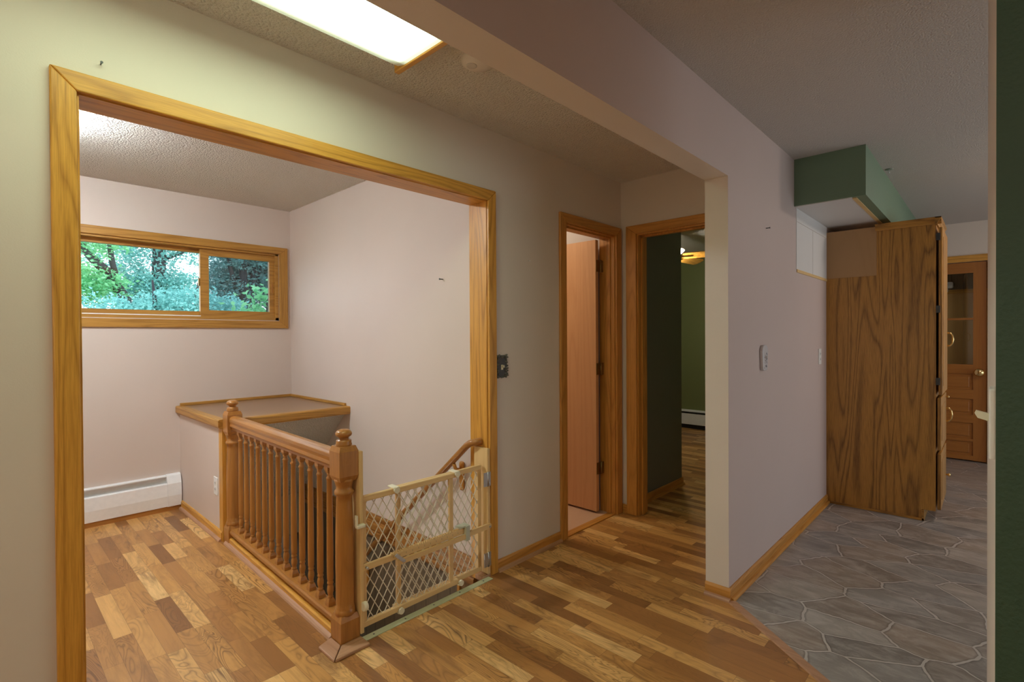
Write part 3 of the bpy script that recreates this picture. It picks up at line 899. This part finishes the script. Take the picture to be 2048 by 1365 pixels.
# ------------------------------------------------------------------ fluorescent light, smoke detector, ceiling hook
fl = thing('fluorescent_light', 'long fluorescent ceiling light with ribbed lens and oak end piece', 'ceiling light', (.56, 1.53, H))
bm = bmesh.new()
prof = [(1.335, 2.44), (1.335, 2.40), (1.350, 2.385), (1.40, 2.375), (1.675, 2.375), (1.718, 2.385), (1.735, 2.40), (1.735, 2.44)]
A = prism(bm, prof, -.03, 1.165, 'YZ')
ln = obj('lens', bm, M['lens'], fl)
bm = bmesh.new(); box(bm, 1.165, 1.188, 1.325, 1.745, 2.368, 2.44, bev=.003); obj('oak_end', bm, M['oakY'], fl)
bm = bmesh.new(); box(bm, -.053, -.03, 1.325, 1.745, 2.368, 2.44, bev=.003); obj('oak_end', bm, M['oakY'], fl)

sd = thing('smoke_detector', 'round off-white smoke detector on the hall ceiling by the beam', 'smoke detector', (1.395, 1.50, H))
bm = bmesh.new(); lathe(bm, [(.062, 2.44), (.066, 2.437), (.066, 2.428), (.060, 2.426)], 1.395, 1.50, 36); obj('base', bm, M['dull'], sd)
bm = bmesh.new(); lathe(bm, [(.064, 2.426), (.069, 2.42), (.067, 2.405), (.055, 2.397), (.03, 2.394), (.002, 2.394)], 1.395, 1.50, 36); cv = obj('cover', bm, M['dull'], sd)
bm = bmesh.new(); lathe(bm, [(.021, 2.395), (.021, 2.3925), (.018, 2.392), (.002, 2.392)], 1.378, 1.518, 24); obj('test_button', bm, plain('detector_button', (.60, .55, .50), .5), cv)

hk = thing('ceiling_hook', 'small greenish hook plate on the kitchen ceiling near the soffit', 'hook', (4.35, .522, KH))
bm = bmesh.new(); lathe(bm, [(.024, KH), (.024, KH - .004), (.008, KH - .006)], 4.35, .522, 16); obj('plate', bm, plain('hook_patina', (.25, .29, .24), .5), hk)
bm = bmesh.new(); tube(bm, [(4.35, .522, KH - .005), (4.35, .522, KH - .018), (4.358, .522, KH - .026), (4.366, .522, KH - .018)], .002, 6); obj('hook', bm, M['zinc'], hk)

def dome(label, x, y, h, mat):
    t = thing('dome_light', label, 'ceiling light', (x, y, h))
    bm = bmesh.new(); lathe(bm, [(.15, h), (.15, h - .02), (.14, h - .025)], x, y, 28); obj('rim', bm, M['white'], t)
    bm = bmesh.new(); lathe(bm, [(.138, h - .025), (.132, h - .05), (.10, h - .085), (.05, h - .105), (.003, h - .11)], x, y, 28); obj('diffuser', bm, mat, t, smooth=True)
dome('round glowing dome light on the stair room ceiling behind the left casing', .165, 3.34, H, M['dome'])
dome('round dome light on the bathroom ceiling behind the ajar birch door', 2.62, 3.1, H, M['bathdome'])
sl = thing('wall_lamp', 'added unseen globe fill lamp low on the stairwell wall under the spindle railing', 'wall lamp', (1.13, 2.9, -.24))  # added out of sight to brighten the panelling and the textured slope
bm = bmesh.new(); lathe(bm, [(.04, 0), (.04, .012), (.015, .018), (.015, .03)], 1.13, 2.9, 20, 'X', -.24); obj('bracket', bm, M['bronze'], sl)
bm = bmesh.new(); bmesh.ops.create_icosphere(bm, subdivisions=3, radius=.055, matrix=Matrix.Translation((1.212, 2.9, -.24))); obj('globe', bm, M['stairfill'], sl, smooth=True)
flo = thing('fill_floor_lamp', 'added fill lamp on a stand with a glowing drum shade behind the viewer', 'floor lamp', (-1.2, 1.05, 0))  # unseen lamp added as fill for the hall
bm = bmesh.new(); lathe(bm, [(.14, 0), (.14, .015), (.03, .03)], -1.2, 1.05, 28); obj('base', bm, M['bronze'], flo)
bm = bmesh.new(); lathe(bm, [(.012, .02), (.012, 1.2)], -1.2, 1.05, 12); obj('pole', bm, M['bronze'], flo)
bm = bmesh.new(); lathe(bm, [(.19, 1.12), (.15, 1.42)], -1.2, 1.05, 32); obj('lamp_shade', bm, M['floorfill'], flo, smooth=True)
dome('added warm fill dome on the dining room ceiling behind the viewer', -1.0, -1.0, KH, M['diningfill'])  # unseen, added to light the faces turned toward the camera
dome('added unseen fill dome on the kitchen ceiling behind the green wall', 4.7, -.75, KH, M['kitchenfill'])  # unseen, added to brighten the soffit and the vinyl

# ------------------------------------------------------------------ nails in the walls
def nail(label, p, n, mat, r=.004, ln=.02):
    p, n = Vector(p), Vector(n)
    bm = bmesh.new()
    tube(bm, [p - n * .004, p + n * ln], r * .5, 8); tube(bm, [p + n * ln, p + n * (ln + .002)], r, 8)
    o = obj('nail', bm, mat, loc=p); tag(o, label, 'nail'); return o
nail('dark nail in the pink stair wall left of the right casing', (XS, 2.42, 1.657), (-1, 0, 0), M['iron'], .006, .025)
nail('pale nail in the hall wall above the black switch plate', (2.263, YA, 1.757), (0, -1, 0), M['white'], .004, .012)
nail('dark nail in the wall above the left corner of the opening', (.275, YA, 2.157), (0, -1, 0), M['iron'], .004, .018)
nail('dark nail high on the mauve-tinted partition left of the bare patch', (3.114, YW, 1.919), (0, -1, 0), M['iron'], .005, .02)

# ------------------------------------------------------------------ bath door
bm = bmesh.new(); frame_casing(bm, 2.554, 3.283, 2.618, 3.213, YA - .018, .018, 'X', 2.10, 2.038)
o = struct('trim_bath_casing', bm, M['doakz'], bevel=.004)
o.data.materials.append(M['doakx'])
for p in o.data.polygons:
    if p.center.z > 2.038: p.material_index = 1
bm = boxes((BL - .016, BL, YA - .002, YA2 + .002, 0, BH + .016), (BR, BR + .016, YA - .002, YA2 + .002, 0, BH + .016), (BL, BR, YA - .002, YA2 + .002, BH, BH + .016),
           (BL, BL + .010, YA + .03, YA + .062, 0, BH), (BR - .010, BR, YA + .03, YA + .062, 0, BH), (BL, BR, YA + .03, YA + .062, BH - .010, BH))
struct('trim_bath_jamb', bm, M['doakz'])
bd = bpy.data.objects.new('door_1', None); COL.objects.link(bd); bd.location = (3.14, 2.12, 0); bd['kind'] = 'structure'
bd['label'] = 'flush birch bathroom door standing open into the room'
obj('slab', bx(3.118, 3.152, 2.108, 2.70, .02, 2.012, bev=.001), M['birch'], bd)
for zz in (1.823, 1.066, .334):
    bm = bmesh.new()
    tube(bm, [(3.172, 2.100, zz - .045), (3.172, 2.100, zz + .045)], .0065, 10)
    box(bm, 3.120, 3.166, 2.1045, 2.108, zz - .043, zz + .043, bev=.001)
    box(bm, 3.176, 3.2045, 2.098, 2.1015, zz - .043, zz + .043, bev=.001)
    obj('hinge', bm, M['bronze'], bd)
struct('trim_bath_threshold', boxes((BL, BR, YA - .004, YA + .05, 0, .008)), M['doakx'])

# ------------------------------------------------------------------ bedroom doorway
bm = bmesh.new(); frame_casing(bm, 1.02, 1.955, 1.075, 1.872, XD - .018, .018, 'Y', 2.108, 2.045)
o = struct('trim_bedroom_casing', bm, M['doakz'], bevel=.004)
o.data.materials.append(M['doaky'])
for p in o.data.polygons:
    if p.center.z > 2.045: p.material_index = 1
bm = boxes((XD - .002, XD2 + .002, DY1, DY1 + .016, 0, DH + .016), (XD - .002, XD2 + .002, DY0 - .016, DY0, 0, DH + .016), (XD - .002, XD2 + .002, DY0, DY1, DH, DH + .016),
           (XD + .04, XD + .075, DY1 - .010, DY1, 0, DH), (XD + .04, XD + .075, DY0, DY1, DH - .010, DH))
struct('trim_bedroom_jamb', bm, M['doakz'])

# ceiling fan
FX, FY = 5.20, 2.53
fan = thing('ceiling_fan', 'ceiling fan with wooden blades and a warm lamp in the green bedroom', 'ceiling fan', (FX, FY, H))
bm = bmesh.new(); lathe(bm, [(.07, H), (.065, H - .04), (.014, H - .05), (.014, H - .18), (.09, H - .19), (.11, H - .22), (.11, H - .29), (.07, H - .31), (.05, H - .34)], FX, FY, 28); obj('motor', bm, M['brass'], fan, smooth=True)
bm = bmesh.new(); lathe(bm, [(.05, H - .34), (.058, H - .36), (.060, H - .385), (.04, H - .41), (.003, H - .42)], FX, FY, 24); obj('lamp_shade', bm, M['fanlamp'], fan, smooth=True)
for k in range(5):
    a = math.radians(-4 + 72 * k)
    bm = bmesh.new()
    prism(bm, [(.12, -.05), (.15, -.06), (.58, -.068), (.62, -.05), (.63, 0), (.62, .05), (.58, .068), (.15, .06), (.12, .05)], -.004, .004, 'XY')
    Rm = Matrix.Translation((FX, FY, H - .275)) @ Matrix.Rotation(a, 4, 'Z') @ Matrix.Rotation(-.36, 4, 'X')
    bmesh.ops.transform(bm, matrix=Rm, verts=bm.verts[:])
    b = obj('blade', bm, M['oakX'], fan)
    bm = bmesh.new(); box(bm, .09, .22, -.015, .015, -.010, -.004)
    bmesh.ops.transform(bm, matrix=Rm, verts=bm.verts[:])
    obj('blade_iron', bm, M['brass'], b)

# ------------------------------------------------------------------ pantry cabinet
CX0, CX1, CY0 = 4.56, 5.10, .29
pc = thing('pantry_cabinet', 'tall oak pantry cabinet standing against the partition under the soffit', 'cabinet', (4.83, .62, 0))
bm = bmesh.new()
prism(bm, [(YW, .0), (.36, .0), (.36, .078), (CY0, .078), (CY0, 2.07), (.622, 2.07), (.622, 2.1), (YW, 2.1)], CX0, CX1, 'YZ')
obj('body', bm, M['cabZ'], pc)
obj('filler_panel', bx(CX0 - .003, CX0 + .003, .622, YW - .001, 1.742, 2.1), M['ply'], pc)
bm = bmesh.new()
prof = [(0, 2.066), (.012, 2.066), (.016, 2.078), (.022, 2.084), (.026, 2.096), (.034, 2.105), (.034, 2.112), (0, 2.112)]
sweep(bm, [(s, t) for s, t in prof], (CX0, .628, 0), (CX0, CY0 - .034, 0), (-1, 0, 0))
sweep(bm, [(s, t) for s, t in prof], (CX0 - .034, CY0, 0), (CX1, CY0, 0), (0, -1, 0))
box(bm, CX0, CX1, CY0, .628, 2.07, 2.11)
obj('crown_moulding', bm, M['cabY'], pc)
obj('toe_kick', bx(CX0 - .010, CX0, .35, YW - .03, 0, .016), M['cabY'], pc)
obj('toe_kick', bx(CX0 - .01, CX1, .348, .36, 0, .075), M['cabX'], pc)
obj('face_frame', boxes((CX0 + .004, CX1, CY0 - .004, CY0, .08, 2.065)), M['cabZ'], pc)
def front(name, z0, z1, ajar, hz, kind):
    yf = CY0 - .012 - ajar
    bm = bmesh.new(); box(bm, CX0 + .008, CX1 - .008, yf - .020, yf, z0, z1, bev=.004)
    box(bm, CX0 + .07, CX1 - .07, yf - .0225, yf - .019, z0 + .06, z1 - .06, bev=.002)
    f = obj(name, bm, M['cabZ'], pc)
    yy = yf - .020
    if kind == 'pull':
        xh = CX1 - .06
        bm = bmesh.new()
        tube(bm, [(xh, yy, hz + .048), (xh, yy - .020, hz + .048), (xh, yy - .032, hz + .030), (xh, yy - .035, hz), (xh, yy - .032, hz - .030), (xh, yy - .020, hz - .048), (xh, yy, hz - .048)], [.008, .006, .005, .007, .005, .006, .008], 10)
        obj('handle', bm, M['brass'], f)
    else:
        xh = CX1 - .06
        bm = bmesh.new(); lathe(bm, [(.006, 0), (.006, -.012), (.014, -.018), (.013, -.026), (.004, -.029)], xh, yy, 16, 'Y', hz)
        obj('knob', bm, M['brass'], f)
    return f
dr = front('door', .885, 2.045, .006, 1.268, 'pull')
for zz in (1.98, 1.48, .98):
    bm = bmesh.new(); box(bm, CX0 + .001, CX0 + .010, CY0 - .026, CY0 - .004, zz - .025, zz + .025, bev=.001); obj('hinge', bm, M['iron'], dr)
d2 = front('drawer', .500, .866, 0, .700, 'pull')
d3 = front('drawer', .090, .478, 0, .245, 'knob')
bm = bmesh.new(); lathe(bm, [(.006, 0), (.006, -.010), (.011, -.016), (.003, -.022)], CX1 - .06, CY0 - .032, 14, 'Y', .835); obj('knob', bm, M['brass'], d2)

# ------------------------------------------------------------------ kitchen back door
kd = bpy.data.objects.new('door_2', None); COL.objects.link(kd); kd.location = (XK + .02, .45, 0); kd['kind'] = 'structure'
kd['label'] = 'brown half-glazed panel door at the far end of the kitchen'
X0, X1 = XK + .012, XK + .052
obj('stile', bx(X0, X1, KD0 + .004, .146, .012, KDH - .006), M['firZ'], kd)
obj('stile', bx(X0, X1, .742, KD1 - .004, .012, KDH - .006), M['firZ'], kd)
for (a, b) in ((1.932, KDH - .006), (.900, .995), (.642, .735), (.397, .478), (.015, .06)):
    obj('rail', bx(X0, X1, .146, .742, a, b), M['firY'], kd)
obj('rail', bx(X0, X1, .146, .742, .205, .232), M['firY'], kd)
obj('glazing_bar', bx(X0 + .004, X1, .146, .742, 1.452, 1.472), M['firY'], kd)
obj('glass_pane', bx(X0 + .018, X0 + .022, .146, .742, .995, 1.932), M['glass'], kd)
for (a, b) in ((.735, .900), (.478, .642), (.232, .397), (.06, .205)):
    bm = bmesh.new(); box(bm, X0 + .014, X1 - .01, .146, .742, a, b)
    box(bm, X0 + .006, X0 + .016, .176, .712, a + .028, b - .028, bev=.004)
    obj('raised_panel', bm, M['firY'], kd)
bm = bmesh.new(); lathe(bm, [(.034, .001), (.034, -.006), (.014, -.012), (.014, -.034), (.034, -.042), (.041, -.056), (.030, -.068), (.004, -.074)], X0, .100, 22, 'X', .918)
obj('door_knob', bm, M['brass'], kd, smooth=True)
struct('trim_kitchen_casing', boxes((XK - .016, XK, -.04, KD1 + .05, KDH, 2.112), (XK - .016, XK, -.04, KD0 - .004, 0, KDH), (XK, XK + .07, KD0 - .02, KD0, 0, KDH)), M['oakY'])
# porch wall seen through the glass
struct('trim_porch_panel', bx(XK + .49, XK + .501, -.5, 1.2, 1.80, KH), M['dpanel'])
struct('trim_porch_rail', bx(XK + .48, XK + .501, -.5, 1.2, 1.755, 1.80), M['oakY'])
pl = thing('wall_lamp', 'small white wall lamp seen through the glass of the kitchen door', 'wall lamp', (XK + .49, .37, 1.84))
bm = bmesh.new(); box(bm, XK + .44, XK + .49, .315, .43, 1.815, 1.885, bev=.02, seg=3); obj('housing', bm, M['white'], pl)
bm = bmesh.new(); lathe(bm, [(.02, 0), (.026, -.02), (.022, -.045), (.004, -.05)], XK + .46, .385, 16, 'Z', 1.818); obj('lamp_shade', bm, M['white'], pl)

# ------------------------------------------------------------------ outdoors
struct('ground', bx(-30, 40, YB + .2, 50, -2.0, -1.9), M['grass'])

def leaf_cloud(bm, c, rad, n, size, rng, hole=.0, droop=0.0):
    c = Vector(c); rad = Vector(rad)
    made = 0
    # clustered leaves : twigs with several leaves each
    while made < n:
        d = Vector((rng.gauss(0, 1), rng.gauss(0, 1), rng.gauss(0, 1))).normalized() * (rng.random() ** .45)
        t = c + Vector((d.x * rad.x, d.y * rad.y, d.z * rad.z))
        tw = Vector((rng.gauss(0, 1), rng.gauss(0, 1), rng.gauss(0, .5))).normalized()
        for q in range(rng.randint(5, 9)):
            p = t + tw * (q * size * .55) + Vector((rng.gauss(0, 1), rng.gauss(0, 1), rng.gauss(0, 1))) * size * .45
            s = size * rng.uniform(.6, 1.25)
            u = Vector((rng.gauss(0, 1), rng.gauss(0, 1), rng.gauss(0, .6))).normalized()
            w = u.cross(Vector((rng.gauss(0, 1), rng.gauss(0, 1), rng.gauss(0, 1)))).normalized()
            nn = u.cross(w)
            a = bm.verts.new(p - u * s * .5); b_ = bm.verts.new(p + w * s * .26 + nn * s * .06)
            c_ = bm.verts.new(p + u * s * .5 - nn * s * .08); d_ = bm.verts.new(p - w * s * .26 + nn * s * .06)
            bm.faces.new((a, b_, c_, d_)); made += 1

def tree(name, label, base, path, radii, branches, clouds, lm, size, cat='tree', group=None, seed=1):
    rng = random.Random(seed)
    t = thing(name, label, cat, base, group)
    bm = bmesh.new(); tube(bm, path, radii, 10)
    for (pp, rr_) in branches: tube(bm, pp, rr_, 8)
    obj('trunk', bm, M['bark'], t)
    bm = bmesh.new()
    for (c, r, n) in clouds: leaf_cloud(bm, c, r, n, size, rng)
    obj('foliage', bm, lm, t)
    return t
RX = {150: .106, 545: .391}
def wp(px, py, Y):
    """a point outdoors on the sight line of a place in the window"""
    k = (px - 150) / 395.0
    x = .106 + (.391 - .106) * (k * .92 + .08 * k * k)
    zt = (1.96 + .012 * k - 1.307) / 4.585; zb = (1.535 - 1.307) / 4.585
    yt = 489 + 37 * k; yb = 613 + 12 * k
    z = zt + (zb - zt) * (py - yt) / (yb - yt)
    return Vector((x * Y, Y, 1.307 + z * Y))
G = -1.9
Y1 = 17.0
a, b_ = wp(300, 600, Y1), wp(304, 480, Y1)
tree('broadleaf_tree', 'tall tree with a thick dark trunk in the middle of the large window pane', (a.x, Y1, G),
     [(a.x, Y1, G), (a.x, Y1, a.z), (b_.x, Y1, b_.z + 2)], [.24, .18, .12],
     [([wp(302, 520, Y1), wp(345, 505, Y1), wp(385, 480, Y1)], [.07, .05, .03])],
     [(wp(280, 575, Y1), (1.45, .7, .62), 9000), (wp(350, 480, Y1), (1.7, .7, .7), 3800), (wp(240, 500, Y1), (1.3, .7, .55), 2400)], M['leafA'], .095, seed=2)
Y2 = 12.5
a = wp(205, 620, Y2)
tree('broadleaf_tree', 'leaning tree with a dark forked trunk at the left of the large window pane', (a.x + .5, Y2, G),
     [(a.x + .5, Y2, G), (wp(235, 600, Y2).x, Y2, wp(235, 600, Y2).z), (wp(205, 545, Y2).x, Y2, wp(205, 545, Y2).z), (wp(180, 520, Y2).x, Y2, wp(180, 520, Y2).z), (wp(150, 480, Y2).x, Y2, wp(150, 480, Y2).z)], [.16, .11, .09, .08, .06],
     [([wp(225, 580, Y2), wp(212, 520, Y2), wp(208, 480, Y2)], [.06, .05, .04])],
     [(wp(150, 570, Y2), (.75, .7, .38), 3600), (wp(170, 480, Y2), (.7, .6, .35), 1500)], M['leafC'], .085, seed=3)
Y3 = 9.0
tree('leafy_shrub', 'pale teal feathery shrub filling the lower part of the large window pane', tuple(wp(345, 620, Y3).xy) + (G,),
     [(wp(290, 620, Y3).x, Y3, G), tuple(wp(292, 600, Y3)), tuple(wp(288, 560, Y3))], [.05, .03, .012],
     [([Vector((wp(380, 620, Y3).x, Y3, G)), wp(375, 590, Y3), wp(380, 565, Y3)], [.04, .025, .01])],
     [(wp(360, 625, Y3), (.75, .6, .36), 7000), (wp(240, 640, Y3), (.75, .6, .34), 5200), (wp(440, 630, Y3), (.35, .5, .28), 2200)], M['leafA'], .055, cat='shrub', seed=4)
Y4 = 12.6
a = wp(490, 620, Y4)
tree('broadleaf_tree', 'dark forked tree seen through the smaller right window pane', (a.x, Y4, G),
     [(a.x, Y4, G), tuple(wp(492, 600, Y4)), tuple(wp(504, 545, Y4)), tuple(wp(515, 480, Y4))], [.13, .08, .065, .045],
     [([wp(502, 575, Y4), wp(515, 545, Y4), wp(530, 500, Y4)], [.05, .04, .03]), ([wp(478, 600, Y4), wp(478, 540, Y4), wp(486, 480, Y4)], [.10, .085, .075]), ([wp(460, 570, Y4), wp(450, 540, Y4), wp(442, 490, Y4)], [.05, .05, .045])],
     [(wp(460, 570, Y4 + .5), (.7, .6, .7), 11000), (wp(530, 550, Y4 + .4), (.6, .6, .75), 9000), (wp(490, 510, Y4), (.9, .6, .4), 4500)], M['leafB'], .075, seed=5)
Y5 = 6.4
tree('lime_sapling', 'bright lime green sapling with large leaves at the right window edge', tuple(wp(540, 620, Y5).xy) + (G,),
     [(wp(535, 620, Y5).x, Y5, G), tuple(wp(532, 610, Y5)), tuple(wp(536, 560, Y5))], [.02, .012, .006], [],
     [(wp(532, 595, Y5), (.11, .12, .13), 150), (wp(508, 622, Y5), (.14, .1, .06), 90)], M['leafC'], .085, cat='sapling', seed=6)

# ------------------------------------------------------------------ kitchen window (right of the frame) with frame and glass
kw = bpy.data.objects.new('window_2', None); COL.objects.link(kw); kw.location = (4.4, -3.15, KZ0); kw['kind'] = 'structure'
kw['label'] = 'large kitchen window in the right-hand wall'
obj('window_frame', boxes((KX0, KX1, -3.19, -3.11, KZ0, KZ0 + .05), (KX0, KX1, -3.19, -3.11, KZ1 - .05, KZ1), (KX0, KX0 + .05, -3.19, -3.11, KZ0, KZ1), (KX1 - .05, KX1, -3.19, -3.11, KZ0, KZ1), (4.42, 4.48, -3.19, -3.11, KZ0, KZ1)), M['oakX'], kw)
obj('pane', boxes((KX0 + .05, 4.42, -3.153, -3.148, KZ0 + .05, KZ1 - .05), (4.48, KX1 - .05, -3.153, -3.148, KZ0 + .05, KZ1 - .05)), M['glass'], kw)

# ------------------------------------------------------------------ light
w = bpy.data.worlds.new('sky'); S.world = w; w.use_nodes = True
nt = w.node_tree; nt.nodes.clear()
ow = nt.nodes.new('ShaderNodeOutputWorld'); bg = nt.nodes.new('ShaderNodeBackground')
gtc = nt.nodes.new('ShaderNodeTexCoord'); gs = nt.nodes.new('ShaderNodeSeparateXYZ'); nt.links.new(gtc.outputs['Generated'], gs.inputs[0])
rp = nt.nodes.new('ShaderNodeValToRGB'); nt.links.new(gs.outputs[2], rp.inputs[0])
rp.color_ramp.elements[0].position = 0; rp.color_ramp.elements[0].color = (.92, .94, 1, 1)
rp.color_ramp.elements[1].position = 1; rp.color_ramp.elements[1].color = (.72, .82, 1, 1)
nt.links.new(rp.outputs[0], bg.inputs[0]); bg.inputs[1].default_value = LAMP['sky'][1]
nt.links.new(bg.outputs[0], ow.inputs[0])

def portal(loc, rot, sx_, sy_):
    L = bpy.data.lights.new('daylight_portal', 'AREA'); L.shape = 'RECTANGLE'; L.size = sx_; L.size_y = sy_
    L.cycles.is_portal = True
    o = bpy.data.objects.new('daylight_portal', L); COL.objects.link(o); o.location = loc; o.rotation_euler = rot
portal((.93, YB + .13, 1.76), (-PI / 2, 0, 0), 1.85, .6)
portal(((KX0 + KX1) / 2, -3.195, (KZ0 + KZ1) / 2), (PI / 2, 0, 0), KX1 - KX0, KZ1 - KZ0)

# repeats share a group
GROUPS = {'nail': 'nails left in the walls', 'broadleaf_tree': 'broadleaf trees outside the window', 'dome_light': 'dome lights on the ceilings',
          'wall_outlet': 'white wall outlets', 'baseboard_heater': 'white baseboard heaters', 'switch_plate': 'ornate switch plates'}
for o in COL.objects:
    if o.parent is None and o.name.split('.')[0] in GROUPS: o['group'] = GROUPS[o.name.split('.')[0]]

# ------------------------------------------------------------------ camera (solved from the photograph's vanishing lines)
f_px, yaw, pit, rol = 1015.924, .758049438, -.00847950282, -.00581466167
fw = Vector((math.cos(pit) * math.cos(yaw), math.cos(pit) * math.sin(yaw), math.sin(pit)))
r = fw.cross(Vector((0, 0, 1))).normalized(); u = r.cross(fw)
c, s = math.cos(rol), math.sin(rol)
r2 = r * c + u * s; u2 = u * c - r * s
cam = bpy.data.cameras.new('camera'); co = bpy.data.objects.new('camera', cam); COL.objects.link(co)
cam.sensor_fit = 'HORIZONTAL'; cam.sensor_width = 36; cam.lens = 36 * f_px / 2048; cam.clip_start = .02
mt = Matrix((r2, u2, -fw)).transposed().to_4x4(); mt.translation = Vector((0, 0, 1.307))
co.matrix_world = mt
S.camera = co

S.view_settings.view_transform = 'Standard'; S.view_settings.look = 'None'
S.view_settings.exposure = 0.0; S.view_settings.gamma = 1.0; S.view_settings.use_curve_mapping = False
S.cycles.use_denoising = True
S.cycles.max_bounces = 12; S.cycles.diffuse_bounces = 7; S.cycles.transparent_max_bounces = 12
S.cycles.sample_clamp_indirect = 6
